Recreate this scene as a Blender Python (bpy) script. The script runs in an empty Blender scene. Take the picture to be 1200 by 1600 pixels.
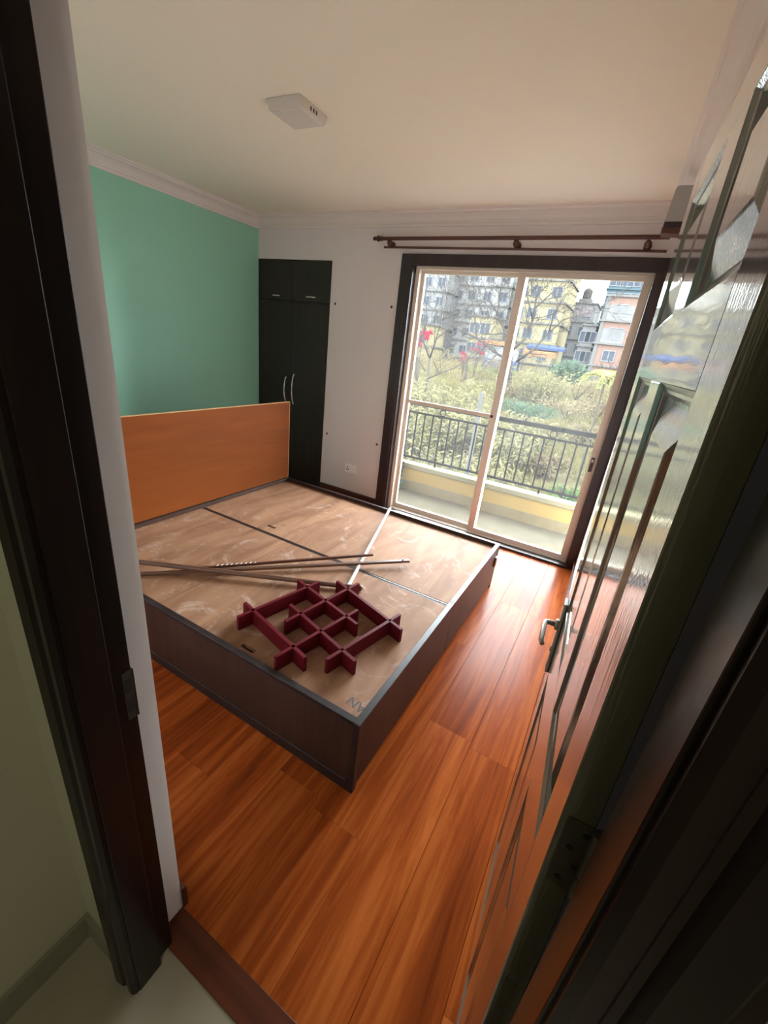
import bpy, bmesh, math, random
from mathutils import Vector, Matrix, noise

# ------------------------------------------------------------------ camera
scene = bpy.context.scene
col = scene.collection
cam_data = bpy.data.cameras.new('camera')
cam = bpy.data.objects.new('camera', cam_data)
col.objects.link(cam)
cam_data.sensor_fit = 'VERTICAL'
cam_data.sensor_height = 36.0
cam_data.lens = 652.97 / 1600.0 * 36.0
cam_data.clip_start = 0.02
cam_data.clip_end = 400.0
CAM = Matrix(((0.863131, -0.276257, 0.422715), (0.492806, 0.278098, -0.824502), (0.110218, 0.919969, 0.376176)))
cam.matrix_world = Matrix.Translation((0.0, 0.0, 1.65)) @ CAM.to_4x4()
scene.camera = cam

# ------------------------------------------------------------------ world, light, exposure
world = bpy.data.worlds.new('overcast_sky')
scene.world = world
world.use_nodes = True
bg = world.node_tree.nodes['Background']
bg.inputs['Color'].default_value = (0.87, 0.945, 1.0, 1.0)
bg.inputs['Strength'].default_value = 57.0
pl = bpy.data.lights.new('window_portal', 'AREA')
pl.shape = 'RECTANGLE'
pl.size = 1.80
pl.size_y = 2.24
pl.cycles.is_portal = True
po = bpy.data.objects.new('window_portal', pl)
po.location = (-0.95, 3.86, 1.15)
po.rotation_euler = (math.radians(-90), 0, 0)
col.objects.link(po)
vs = scene.view_settings
vs.view_transform = 'Standard'
vs.look = 'None'
vs.gamma = 1.0
vs.use_curve_mapping = False
vs.exposure = 0.0

R = math.radians
rnd = random.Random(7)

# ------------------------------------------------------------------ material helpers
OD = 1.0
def new_mat(name):
    m = bpy.data.materials.new(name)
    m.use_nodes = True
    nt = m.node_tree
    return m, nt, nt.nodes['Principled BSDF']

def N(nt, kind, **kw):
    n = nt.nodes.new(kind)
    for k, v in kw.items():
        setattr(n, k, v)
    return n

def plain(name, color, rough=0.5, metal=0.0, bump=0.0, bscale=60.0, vary=0.0, vscale=4.0, spec=0.5, coat=0.0):
    m, nt, b = new_mat(name)
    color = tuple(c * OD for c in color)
    b.inputs['Base Color'].default_value = (*color, 1)
    b.inputs['Roughness'].default_value = rough
    b.inputs['Metallic'].default_value = metal
    b.inputs['Specular IOR Level'].default_value = spec if OD == 1.0 else 0.0     # outdoors: no specular, so sky sheen doesn't wash the colours out
    b.inputs['Coat Weight'].default_value = coat
    b.inputs['Coat Roughness'].default_value = 0.08
    tc = N(nt, 'ShaderNodeTexCoord')
    if vary > 0:
        nz = N(nt, 'ShaderNodeTexNoise')
        nz.inputs['Scale'].default_value = vscale
        nz.inputs['Detail'].default_value = 5
        nt.links.new(tc.outputs['Object'], nz.inputs['Vector'])
        mx = N(nt, 'ShaderNodeMix', data_type='RGBA')
        mx.inputs['A'].default_value = (*[c * (1 - vary) for c in color], 1)
        mx.inputs['B'].default_value = (*[min(1, c * (1 + vary)) for c in color], 1)
        nt.links.new(nz.outputs['Fac'], mx.inputs['Factor'])
        nt.links.new(mx.outputs['Result'], b.inputs['Base Color'])
    if bump > 0:
        n2 = N(nt, 'ShaderNodeTexNoise')
        n2.inputs['Scale'].default_value = bscale
        n2.inputs['Detail'].default_value = 4
        nt.links.new(tc.outputs['Object'], n2.inputs['Vector'])
        bp = N(nt, 'ShaderNodeBump')
        bp.inputs['Strength'].default_value = bump
        bp.inputs['Distance'].default_value = 0.002
        nt.links.new(n2.outputs['Fac'], bp.inputs['Height'])
        nt.links.new(bp.outputs['Normal'], b.inputs['Normal'])
    return m

def wood(name, dark, mid, light, axis='Y', rough=0.3, grain=18.0, stretch=0.06, bump=0.05,
         rand=True, spec=0.5, wob=1.0, dist=0.002, rough_var=0.0):
    """long-grained wood: noise squeezed across the grain, offset per object"""
    m, nt, b = new_mat(name)
    tc = N(nt, 'ShaderNodeTexCoord')
    mp = N(nt, 'ShaderNodeMapping')
    s = {'X': (stretch, 1, 1), 'Y': (1, stretch, 1), 'Z': (1, 1, stretch)}[axis]
    mp.inputs['Scale'].default_value = s
    nt.links.new(tc.outputs['Object'], mp.inputs['Vector'])
    vec = mp.outputs['Vector']
    if rand:
        oi = N(nt, 'ShaderNodeObjectInfo')
        ml = N(nt, 'ShaderNodeMath', operation='MULTIPLY')
        ml.inputs[1].default_value = 37.0
        nt.links.new(oi.outputs['Random'], ml.inputs[0])
        ad = N(nt, 'ShaderNodeVectorMath', operation='ADD')
        nt.links.new(mp.outputs['Vector'], ad.inputs[0])
        nt.links.new(ml.outputs[0], ad.inputs[1])
        vec = ad.outputs['Vector']
    n1 = N(nt, 'ShaderNodeTexNoise')
    n1.inputs['Scale'].default_value = grain
    n1.inputs['Detail'].default_value = 8
    n1.inputs['Roughness'].default_value = 0.62
    n1.inputs['Distortion'].default_value = wob
    nt.links.new(vec, n1.inputs['Vector'])
    n2 = N(nt, 'ShaderNodeTexNoise')
    n2.inputs['Scale'].default_value = grain * 0.28
    n2.inputs['Detail'].default_value = 3
    n2.inputs['Distortion'].default_value = wob
    nt.links.new(vec, n2.inputs['Vector'])
    mixn = N(nt, 'ShaderNodeMath', operation='ADD')
    nt.links.new(n1.outputs['Fac'], mixn.inputs[0])
    nt.links.new(n2.outputs['Fac'], mixn.inputs[1])
    hv = N(nt, 'ShaderNodeMath', operation='MULTIPLY')
    hv.inputs[1].default_value = 0.5
    nt.links.new(mixn.outputs[0], hv.inputs[0])
    cr = N(nt, 'ShaderNodeValToRGB')
    e = cr.color_ramp.elements
    e[0].position = 0.34; e[0].color = (*dark, 1)
    e[1].position = 0.66; e[1].color = (*light, 1)
    k = e.new(0.5); k.color = (*mid, 1)
    nt.links.new(hv.outputs[0], cr.inputs['Fac'])
    out = cr.outputs['Color']
    if rand:
        hs = N(nt, 'ShaderNodeHueSaturation')
        mr = N(nt, 'ShaderNodeMapRange')
        mr.inputs['To Min'].default_value = 0.95
        mr.inputs['To Max'].default_value = 1.05
        nt.links.new(oi.outputs['Random'], mr.inputs['Value'])
        nt.links.new(mr.outputs['Result'], hs.inputs['Value'])
        nt.links.new(out, hs.inputs['Color'])
        out = hs.outputs['Color']
    nt.links.new(out, b.inputs['Base Color'])
    b.inputs['Roughness'].default_value = rough
    b.inputs['Specular IOR Level'].default_value = spec
    if bump > 0:
        bp = N(nt, 'ShaderNodeBump')
        bp.inputs['Strength'].default_value = bump
        bp.inputs['Distance'].default_value = dist
        nt.links.new(n1.outputs['Fac'], bp.inputs['Height'])
        nt.links.new(bp.outputs['Normal'], b.inputs['Normal'])
    return m

def plywood(name):
    m, nt, b = new_mat(name)
    tc = N(nt, 'ShaderNodeTexCoord')
    mp = N(nt, 'ShaderNodeMapping')
    mp.inputs['Scale'].default_value = (1, 0.22, 1)
    mp.inputs['Rotation'].default_value = (0, 0, R(60))
    nt.links.new(tc.outputs['Object'], mp.inputs['Vector'])
    n1 = N(nt, 'ShaderNodeTexNoise')
    n1.inputs['Scale'].default_value = 7; n1.inputs['Detail'].default_value = 8
    n1.inputs['Distortion'].default_value = 1.2
    nt.links.new(mp.outputs['Vector'], n1.inputs['Vector'])
    cr = N(nt, 'ShaderNodeValToRGB')
    e = cr.color_ramp.elements
    e[0].position = 0.3; e[0].color = (0.18, 0.083, 0.043, 1)
    e[1].position = 0.72; e[1].color = (0.315, 0.168, 0.094, 1)
    nt.links.new(n1.outputs['Fac'], cr.inputs['Fac'])
    # dusty whitish smears
    n2 = N(nt, 'ShaderNodeTexNoise')
    n2.inputs['Scale'].default_value = 3.2; n2.inputs['Detail'].default_value = 10
    n2.inputs['Roughness'].default_value = 0.75; n2.inputs['Distortion'].default_value = 2.5
    nt.links.new(tc.outputs['Object'], n2.inputs['Vector'])
    c2 = N(nt, 'ShaderNodeValToRGB')
    c2.color_ramp.elements[0].position = 0.54
    c2.color_ramp.elements[1].position = 0.68
    nt.links.new(n2.outputs['Fac'], c2.inputs['Fac'])
    mu = N(nt, 'ShaderNodeMath', operation='MULTIPLY')
    mu.inputs[1].default_value = 0.60
    nt.links.new(c2.outputs['Color'], mu.inputs[0])
    mx = N(nt, 'ShaderNodeMix', data_type='RGBA')
    nt.links.new(mu.outputs[0], mx.inputs['Factor'])
    nt.links.new(cr.outputs['Color'], mx.inputs['A'])
    mx.inputs['B'].default_value = (0.46, 0.35, 0.29, 1)
    nt.links.new(mx.outputs['Result'], b.inputs['Base Color'])
    b.inputs['Roughness'].default_value = 0.7
    b.inputs['Specular IOR Level'].default_value = 0.2
    bp = N(nt, 'ShaderNodeBump')
    bp.inputs['Strength'].default_value = 0.08
    bp.inputs['Distance'].default_value = 0.002
    nt.links.new(n1.outputs['Fac'], bp.inputs['Height'])
    nt.links.new(bp.outputs['Normal'], b.inputs['Normal'])
    return m

def door_paint(name, axis):
    """gloss paint over moulded wood grain; grain direction by axis (object coords, door lies in local XZ)"""
    m, nt, b = new_mat(name)
    b.inputs['Base Color'].default_value = (0.135, 0.125, 0.095, 1)
    b.inputs['Roughness'].default_value = 0.16
    b.inputs['Specular IOR Level'].default_value = 0.8
    b.inputs['Coat Weight'].default_value = 1.0
    b.inputs['Coat Roughness'].default_value = 0.06
    b.inputs['Coat IOR'].default_value = 1.6
    tc = N(nt, 'ShaderNodeTexCoord')
    mp = N(nt, 'ShaderNodeMapping')
    mp.inputs['Scale'].default_value = {'Z': (1, 1, 0.035), 'X': (0.12, 1, 1)}[axis]
    nt.links.new(tc.outputs['Object'], mp.inputs['Vector'])
    n1 = N(nt, 'ShaderNodeTexNoise')
    n1.inputs['Scale'].default_value = 170 if axis == 'Z' else 75
    n1.inputs['Detail'].default_value = 3
    n1.inputs['Distortion'].default_value = 0.6
    nt.links.new(mp.outputs['Vector'], n1.inputs['Vector'])
    bp = N(nt, 'ShaderNodeBump')
    bp.inputs['Strength'].default_value = 0.34
    bp.inputs['Distance'].default_value = 0.0010
    nt.links.new(bp.outputs['Normal'], b.inputs['Coat Normal'])
    nt.links.new(n1.outputs['Fac'], bp.inputs['Height'])
    nt.links.new(bp.outputs['Normal'], b.inputs['Normal'])
    return m

def veil_glass(name):  # translucent share stands in for the bright haze over the view
    m = bpy.data.materials.new(name)
    m.use_nodes = True
    nt = m.node_tree
    nt.nodes.clear()
    out = N(nt, 'ShaderNodeOutputMaterial')
    tr = N(nt, 'ShaderNodeBsdfTransparent')
    tr.inputs['Color'].default_value = (0.97, 0.985, 0.98, 1)
    gl = N(nt, 'ShaderNodeBsdfGlossy')
    gl.inputs['Roughness'].default_value = 0.02
    gl.inputs['Color'].default_value = (1, 1, 1, 1)
    fr = N(nt, 'ShaderNodeFresnel')
    fr.inputs['IOR'].default_value = 1.25
    tl = N(nt, 'ShaderNodeBsdfTranslucent')
    tl.inputs['Color'].default_value = (0.95, 0.96, 0.93, 1)
    nz = N(nt, 'ShaderNodeTexNoise')
    nz.inputs['Scale'].default_value = 2.5
    nz.inputs['Detail'].default_value = 6
    tc = N(nt, 'ShaderNodeTexCoord')
    nt.links.new(tc.outputs['Object'], nz.inputs['Vector'])
    mr = N(nt, 'ShaderNodeMapRange')
    mr.inputs['From Min'].default_value = 0.3
    mr.inputs['From Max'].default_value = 0.7
    mr.inputs['To Min'].default_value = GLASS_LO
    mr.inputs['To Max'].default_value = GLASS_HI
    nt.links.new(nz.outputs['Fac'], mr.inputs['Value'])
    m1 = N(nt, 'ShaderNodeMixShader')
    nt.links.new(mr.outputs['Result'], m1.inputs['Fac'])
    nt.links.new(tr.outputs[0], m1.inputs[1])
    nt.links.new(tl.outputs[0], m1.inputs[2])
    m2 = N(nt, 'ShaderNodeMixShader')
    nt.links.new(fr.outputs[0], m2.inputs['Fac'])
    nt.links.new(m1.outputs[0], m2.inputs[1])
    nt.links.new(gl.outputs[0], m2.inputs[2])
    nt.links.new(m2.outputs[0], out.inputs['Surface'])
    return m

def leafy(name, a, b_, scale=1.2, trans=0.45):
    m, nt, b = new_mat(name)
    a = tuple(c * OD for c in a); b_ = tuple(c * OD for c in b_)
    tc = N(nt, 'ShaderNodeTexCoord')
    nz = N(nt, 'ShaderNodeTexNoise')
    nz.inputs['Scale'].default_value = scale
    nz.inputs['Detail'].default_value = 6
    nt.links.new(tc.outputs['Object'], nz.inputs['Vector'])
    cr = N(nt, 'ShaderNodeValToRGB')
    cr.color_ramp.elements[0].position = 0.35
    cr.color_ramp.elements[0].color = (*a, 1)
    cr.color_ramp.elements[1].position = 0.65
    cr.color_ramp.elements[1].color = (*b_, 1)
    nt.links.new(nz.outputs['Fac'], cr.inputs['Fac'])
    nt.links.new(cr.outputs['Color'], b.inputs['Base Color'])
    b.inputs['Roughness'].default_value = 0.9
    b.inputs['Specular IOR Level'].default_value = 0.0
    if trans > 0:
        tl = N(nt, 'ShaderNodeBsdfTranslucent')
        nt.links.new(cr.outputs['Color'], tl.inputs['Color'])
        mx = N(nt, 'ShaderNodeMixShader')
        mx.inputs['Fac'].default_value = trans
        nt.links.new(b.outputs[0], mx.inputs[1])
        nt.links.new(tl.outputs[0], mx.inputs[2])
        nt.links.new(mx.outputs[0], nt.nodes['Material Output'].inputs['Surface'])
    return m

GLASS_LO, GLASS_HI = 0.0035, 0.0075  # strength of the haze veil put into the panes
M_ = {}
M_['wall'] = plain('pinkish_grey_wall_paint', (0.74, 0.67, 0.655), 0.6, bump=0.05, bscale=90, vary=0.03, vscale=2)
M_['green'] = plain('sea_green_wall_paint', (0.285, 0.60, 0.445), 0.5, bump=0.05, bscale=90, vary=0.04, vscale=1.5)
M_['ceiling'] = plain('cream_ceiling_paint', (0.86, 0.785, 0.655), 0.7, bump=0.04, bscale=60)
M_['cornice'] = plain('cornice_plaster', (0.76, 0.69, 0.64), 0.6)
M_['hallwall'] = plain('olive_hall_wall_paint', (0.41, 0.40, 0.29), 0.6, bump=0.05, bscale=90)
M_['hallfloor'] = plain('beige_hall_stone', (0.28, 0.25, 0.185), 0.4, vary=0.15, vscale=9)
M_['floor'] = wood('laminate_plank', (0.115, 0.019, 0.005), (0.265, 0.054, 0.010), (0.45, 0.120, 0.024), 'Y', rough=0.26, grain=24, stretch=0.055, bump=0.03, wob=1.1, spec=0.05)
M_['threshold'] = wood('threshold_wood', (0.06, 0.014, 0.006), (0.095, 0.023, 0.009), (0.13, 0.033, 0.012), 'X', rough=0.4, grain=24, spec=0.25, rand=False)
M_['hallskirt'] = plain('hall_skirting_paint', (0.20, 0.19, 0.135), 0.6)
M_['unit_grey'] = plain('grey_plastic', (0.42, 0.40, 0.37), 0.4)
M_['rust'] = plain('rusty_plate', (0.045, 0.032, 0.022), 0.6, metal=0.4, vary=0.4, vscale=90)
M_['nickel'] = plain('satin_nickel', (0.80, 0.77, 0.70), 0.3, metal=0.1)
M_['joint'] = plain('plank_joint', (0.16, 0.045, 0.016), 0.6)
M_['dark_frame'] = wood('dark_stained_frame', (0.006, 0.0035, 0.003), (0.011, 0.006, 0.005), (0.018, 0.010, 0.008), 'Z', rough=0.28, grain=30, bump=0.12, rand=False, spec=0.22)
M_['winframe'] = wood('dark_window_frame', (0.022, 0.014, 0.015), (0.032, 0.020, 0.020), (0.045, 0.028, 0.027), 'Z', rough=0.35, grain=30, bump=0.05, rand=False)
M_['skirting'] = wood('red_brown_skirting', (0.05, 0.014, 0.010), (0.075, 0.022, 0.014), (0.10, 0.032, 0.02), 'X', rough=0.35, grain=25, rand=False)
M_['wenge'] = wood('wenge_laminate', (0.014, 0.009, 0.007), (0.021, 0.013, 0.010), (0.030, 0.020, 0.015), 'Z', rough=0.45, grain=40, bump=0.03)
M_['door_v'] = door_paint('door_gloss_vertical_grain', 'Z')
M_['door_h'] = door_paint('door_gloss_horizontal_grain', 'X')
M_['bedside'] = wood('brown_bed_laminate', (0.034, 0.016, 0.011), (0.046, 0.022, 0.016), (0.060, 0.030, 0.022), 'Z', spec=0.18, rough=0.42, grain=30, bump=0.03)
M_['bededge'] = wood('dark_bed_edge', (0.012, 0.008, 0.008), (0.020, 0.013, 0.013), (0.034, 0.023, 0.022), 'Y', spec=0.35, rough=0.38, grain=35, bump=0.05)
M_['ply'] = plywood('dusty_plywood')
M_['headboard'] = wood('orange_veneer', (0.10, 0.0235, 0.0035), (0.130, 0.031, 0.0045), (0.158, 0.039, 0.007), 'Y', spec=0.06, rough=0.55, grain=9, stretch=0.12, bump=0.02, rand=False, wob=0.8)
M_['headedge'] = plain('pale_veneer_edge', (0.50, 0.27, 0.11), 0.5)
M_['red'] = plain('crimson_lacquer', (0.092, 0.005, 0.009), 0.5, spec=0.10, vary=0.12, vscale=9)
M_['rodwood'] = wood('brown_rod_wood', (0.085, 0.036, 0.019), (0.13, 0.060, 0.033), (0.18, 0.088, 0.050), 'X', rough=0.45, grain=40, rand=False)
M_['rodwall'] = plain('dark_red_brown_rod', (0.075, 0.024, 0.014), 0.35)
M_['steel'] = plain('brushed_steel', (0.42, 0.40, 0.37), 0.30, metal=1.0)
M_['oldsteel'] = plain('tarnished_steel', (0.10, 0.085, 0.065), 0.5, metal=0.7, vary=0.3, vscale=60)
M_['whitetube'] = plain('white_enamel_tube', (0.74, 0.72, 0.68), 0.3)
M_['alu'] = plain('beige_aluminium', (0.71, 0.63, 0.53), 0.42, spec=0.3)
M_['black'] = plain('black_gap', (0.006, 0.005, 0.005), 0.7)
M_['dark_plastic'] = plain('dark_plastic', (0.035, 0.025, 0.022), 0.4)
M_['white_plastic'] = plain('white_plastic', (0.86, 0.84, 0.81), 0.35)
M_['lampwhite'] = plain('lamp_housing', (0.62, 0.56, 0.50), 0.5)
M_['diffuser'] = plain('lamp_diffuser', (0.66, 0.61, 0.57), 0.45)
M_['glass'] = veil_glass('veiled_window_glass')
M_['ink'] = plain('stencil_ink', (0.06, 0.036, 0.028), 0.7)
M_['dust'] = plain('plaster_dust', (0.7, 0.66, 0.6), 0.9)
# outdoors: exposure balance put into the colours, all scaled down under the strong sky
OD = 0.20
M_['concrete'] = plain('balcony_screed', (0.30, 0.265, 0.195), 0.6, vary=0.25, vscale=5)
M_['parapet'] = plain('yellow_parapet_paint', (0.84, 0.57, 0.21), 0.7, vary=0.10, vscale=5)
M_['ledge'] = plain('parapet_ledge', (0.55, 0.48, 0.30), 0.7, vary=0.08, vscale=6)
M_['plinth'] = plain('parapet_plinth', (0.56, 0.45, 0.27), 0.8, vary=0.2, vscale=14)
M_['sky_block'] = plain('sky_block_concrete', (0.6, 0.58, 0.52), 0.8)  # only for the added slab that blocks high sky
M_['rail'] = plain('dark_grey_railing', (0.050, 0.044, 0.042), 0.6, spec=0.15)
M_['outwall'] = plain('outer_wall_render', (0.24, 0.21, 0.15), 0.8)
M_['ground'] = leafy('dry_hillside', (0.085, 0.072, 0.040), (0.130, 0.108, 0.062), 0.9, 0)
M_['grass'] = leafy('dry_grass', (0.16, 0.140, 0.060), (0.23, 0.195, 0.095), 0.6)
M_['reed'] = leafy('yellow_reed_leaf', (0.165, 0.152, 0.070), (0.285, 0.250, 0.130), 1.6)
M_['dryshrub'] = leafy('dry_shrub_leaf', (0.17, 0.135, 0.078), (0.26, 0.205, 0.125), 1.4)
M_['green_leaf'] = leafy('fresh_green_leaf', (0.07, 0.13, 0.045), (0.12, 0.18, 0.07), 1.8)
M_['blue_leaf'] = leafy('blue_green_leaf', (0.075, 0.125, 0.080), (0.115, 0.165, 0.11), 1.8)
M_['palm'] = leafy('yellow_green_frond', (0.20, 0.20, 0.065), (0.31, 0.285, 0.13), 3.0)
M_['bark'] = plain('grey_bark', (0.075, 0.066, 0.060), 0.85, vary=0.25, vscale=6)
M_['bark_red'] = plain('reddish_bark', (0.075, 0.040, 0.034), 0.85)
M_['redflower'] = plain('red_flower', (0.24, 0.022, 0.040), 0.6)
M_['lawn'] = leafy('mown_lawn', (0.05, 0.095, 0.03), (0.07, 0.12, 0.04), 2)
M_['b_yellow'] = plain('yellow_facade', (0.24, 0.205, 0.125), 0.8, vary=0.08, vscale=0.4)  # paled and desaturated, distance haze put into the colour
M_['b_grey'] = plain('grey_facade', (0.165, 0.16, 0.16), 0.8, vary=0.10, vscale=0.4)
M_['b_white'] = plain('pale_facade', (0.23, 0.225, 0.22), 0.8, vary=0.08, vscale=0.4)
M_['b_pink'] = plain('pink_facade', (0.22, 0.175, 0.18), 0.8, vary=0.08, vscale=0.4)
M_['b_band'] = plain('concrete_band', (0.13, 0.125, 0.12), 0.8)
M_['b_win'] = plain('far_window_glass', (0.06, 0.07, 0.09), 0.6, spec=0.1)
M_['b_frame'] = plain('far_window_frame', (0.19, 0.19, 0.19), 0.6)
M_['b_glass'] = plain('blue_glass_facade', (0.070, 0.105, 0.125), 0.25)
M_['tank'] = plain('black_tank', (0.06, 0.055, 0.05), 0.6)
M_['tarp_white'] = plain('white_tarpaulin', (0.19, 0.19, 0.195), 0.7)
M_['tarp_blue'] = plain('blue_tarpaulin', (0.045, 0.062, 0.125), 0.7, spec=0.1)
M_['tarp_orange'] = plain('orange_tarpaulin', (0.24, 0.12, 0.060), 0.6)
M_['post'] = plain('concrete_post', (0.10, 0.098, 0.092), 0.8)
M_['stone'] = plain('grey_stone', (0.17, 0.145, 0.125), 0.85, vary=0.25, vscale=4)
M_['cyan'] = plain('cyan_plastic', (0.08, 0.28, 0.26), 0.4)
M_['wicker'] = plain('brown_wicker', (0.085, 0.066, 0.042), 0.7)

def brick_mat(name):
    m, nt, b = new_mat(name)
    tc = N(nt, 'ShaderNodeTexCoord')
    mp = N(nt, 'ShaderNodeMapping')
    mp.inputs['Rotation'].default_value = (R(90), 0, 0)
    nt.links.new(tc.outputs['Object'], mp.inputs['Vector'])
    br = N(nt, 'ShaderNodeTexBrick')
    br.inputs['Color1'].default_value = (0.044, 0.024, 0.018, 1)
    br.inputs['Color2'].default_value = (0.036, 0.021, 0.016, 1)
    br.inputs['Mortar'].default_value = (0.034, 0.032, 0.030, 1)
    br.inputs['Scale'].default_value = 4.0
    nt.links.new(mp.outputs['Vector'], br.inputs['Vector'])
    nt.links.new(br.outputs['Color'], b.inputs['Base Color'])
    b.inputs['Roughness'].default_value = 0.9
    b.inputs['Specular IOR Level'].default_value = 0.0
    return m
M_['b_brick'] = brick_mat('far_brickwork')

# ------------------------------------------------------------------ mesh helpers
class MB:
    def __init__(s):
        s.bm = bmesh.new()
    def box(s, x0, x1, y0, y1, z0, z1, mtx=None):
        vs_ = [s.bm.verts.new(Vector(p)) for p in ((x0, y0, z0), (x1, y0, z0), (x1, y1, z0), (x0, y1, z0), (x0, y0, z1), (x1, y0, z1), (x1, y1, z1), (x0, y1, z1))]
        if mtx:
            for v in vs_:
                v.co = mtx @ v.co
        for f in ((0, 3, 2, 1), (4, 5, 6, 7), (0, 1, 5, 4), (1, 2, 6, 5), (2, 3, 7, 6), (3, 0, 4, 7)):
            s.bm.faces.new([vs_[i] for i in f])
        return s
    def prism(s, poly, a, b, fn):
        """poly in 2D, extruded from a to b; fn(u, v, t) -> 3D"""
        r0 = [s.bm.verts.new(fn(u, v, a)) for u, v in poly]
        r1 = [s.bm.verts.new(fn(u, v, b)) for u, v in poly]
        n = len(poly)
        s.bm.faces.new(r0[::-1]); s.bm.faces.new(r1)
        for i in range(n):
            s.bm.faces.new((r0[i], r0[(i + 1) % n], r1[(i + 1) % n], r1[i]))
        return s
    def tube(s, pts, rad, seg=10, cap=True):
        pts = [Vector(p) for p in pts]
        rads = rad if isinstance(rad, (list, tuple)) else [rad] * len(pts)
        rings = []
        up = Vector((0, 0, 1))
        for i, p in enumerate(pts):
            d = (pts[min(i + 1, len(pts) - 1)] - pts[max(i - 1, 0)]).normalized()
            a = d.cross(up)
            if a.length < 0.05:
                a = d.cross(Vector((1, 0, 0)))
            a.normalize()
            c = d.cross(a).normalized()
            rings.append([s.bm.verts.new(p + (a * math.cos(t) + c * math.sin(t)) * rads[i]) for t in [2 * math.pi * k / seg for k in range(seg)]])
        for i in range(len(rings) - 1):
            for k in range(seg):
                s.bm.faces.new((rings[i][k], rings[i][(k + 1) % seg], rings[i + 1][(k + 1) % seg], rings[i + 1][k]))
        if cap:
            s.bm.faces.new(rings[0][::-1]); s.bm.faces.new(rings[-1])
        return s
    def lathe(s, prof, origin, axis, seg=16):
        """prof list of (radius, t along axis)"""
        o = Vector(origin); ax = Vector(axis).normalized()
        a = ax.cross(Vector((0, 0, 1)))
        if a.length < 0.05:
            a = ax.cross(Vector((1, 0, 0)))
        a.normalize(); c = ax.cross(a)
        rings = []
        for r, t in prof:
            rings.append([s.bm.verts.new(o + ax * t + (a * math.cos(q) + c * math.sin(q)) * max(r, 1e-4)) for q in [2 * math.pi * k / seg for k in range(seg)]])
        for i in range(len(rings) - 1):
            for k in range(seg):
                s.bm.faces.new((rings[i][k], rings[i][(k + 1) % seg], rings[i + 1][(k + 1) % seg], rings[i + 1][k]))
        s.bm.faces.new(rings[0][::-1]); s.bm.faces.new(rings[-1])
        return s
    def quad(s, *pts):
        s.bm.faces.new([s.bm.verts.new(Vector(p)) for p in pts])
        return s
    def mesh(s, name, mat, smooth=False):
        bmesh.ops.recalc_face_normals(s.bm, faces=s.bm.faces[:])
        me = bpy.data.meshes.new(name)
        s.bm.to_mesh(me); s.bm.free()
        if mat:
            me.materials.append(M_[mat] if isinstance(mat, str) else mat)
        if smooth:
            for p in me.polygons:
                p.use_smooth = True
        return me
    def build(s, name, mat, parent=None, bevel=0.0, smooth=False, seg=2):
        o = bpy.data.objects.new(name, s.mesh(name, mat, smooth))
        col.objects.link(o)
        if parent:
            o.parent = parent
        if bevel > 0:
            md = o.modifiers.new('bevel', 'BEVEL')
            md.width = bevel; md.segments = seg; md.limit_method = 'ANGLE'; md.angle_limit = R(40)
        return o

def tag(o, label=None, cat=None, group=None, kind=None):
    if label: o['label'] = label
    if cat: o['category'] = cat
    if group: o['group'] = group
    if kind: o['kind'] = kind
    return o

def empty(name, loc=(0, 0, 0), **kw):
    o = bpy.data.objects.new(name, None)
    o.location = loc
    o.empty_display_size = 0.1
    col.objects.link(o)
    tag(o, **kw)
    return o

def link_copy(me, name, parent, loc=(0, 0, 0), rot=(0, 0, 0), scale=(1, 1, 1)):
    o = bpy.data.objects.new(name, me)
    o.location = loc; o.rotation_euler = rot; o.scale = scale
    if parent: o.parent = parent
    col.objects.link(o)
    return o

# ------------------------------------------------------------------ room dimensions
D = 3.675            # back wall, room face
DO = 3.90            # back wall, outer face
X0 = -3.692          # green wall
ZC = 2.558           # cornice lower edge
ZT = 2.655           # ceiling
YF = 0.412           # front wall, room face
YH = 0.245           # front wall, hall face
XRB, XRF = 0.026, 0.124   # right wall at back / at front (slightly out of square)
def xr(y):
    return XRF + (XRB - XRF) * (y - YF) / (D - YF)

# ------------------------------------------------------------------ shell
fl = MB().box(X0 - 0.2, 0.2, YF - 0.075, DO, -0.15, -0.012).build('floor', 'joint')
tag(fl, 'orange-brown glossy laminate plank floor of the bedroom', kind='structure')
# planks: seams fitted to the photograph
PW, PL = 0.2075, 1.254
plank_me = {}
def plank(x0, x1, y0, y1):
    key = (round(x1 - x0, 3), round(y1 - y0, 3))
    if key not in plank_me:
        w, l = key
        m = MB()
        b = 0.0007
        # little chamfer along all top edges
        m.prism([(-w / 2 + .0003, -0.011), (w / 2 - .0003, -0.011), (w / 2 - .0003, -b), (w / 2 - .0003 - b, 0), (-w / 2 + .0003 + b, 0), (-w / 2 + .0003, -b)], -l / 2 + .0003, l / 2 - .0003, lambda u, v, t: Vector((u, t, v)))
        plank_me[key] = m.mesh('plank', 'floor')
    link_copy(plank_me[key], 'plank', fl, ((x0 + x1) / 2, (y0 + y1) / 2, 0))
k = 0
xs = -0.172 + PW * 2
col_i = 0
while xs > X0 - 0.02:
    x1 = xs; x0 = xs - PW
    off = {0: 0.63, 1: 0.2, 2: 0.232, 3: 0.86}.get(col_i, (0.43 * col_i) % 1.0 * PL)
    if col_i == 2:
        off = 1.487 - PL
    yy = off - 2 * PL
    while yy < D:
        a, b = max(yy, YF), min(yy + PL, 3.70)
        if b - a > 0.02 and x0 > X0 - 0.19 and x0 < 0.12:
            plank(max(x0, X0 - 0.01), min(x1, 0.128), a, b)
        yy += PL
    xs -= PW
    col_i += 1
tag(MB().box(-0.735, 0.14, 0.332, YF, -0.012, 0.0015).build('trim_6', 'threshold', bevel=0.001), 'dark wooden threshold strip across the doorway floor', kind='structure')

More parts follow.
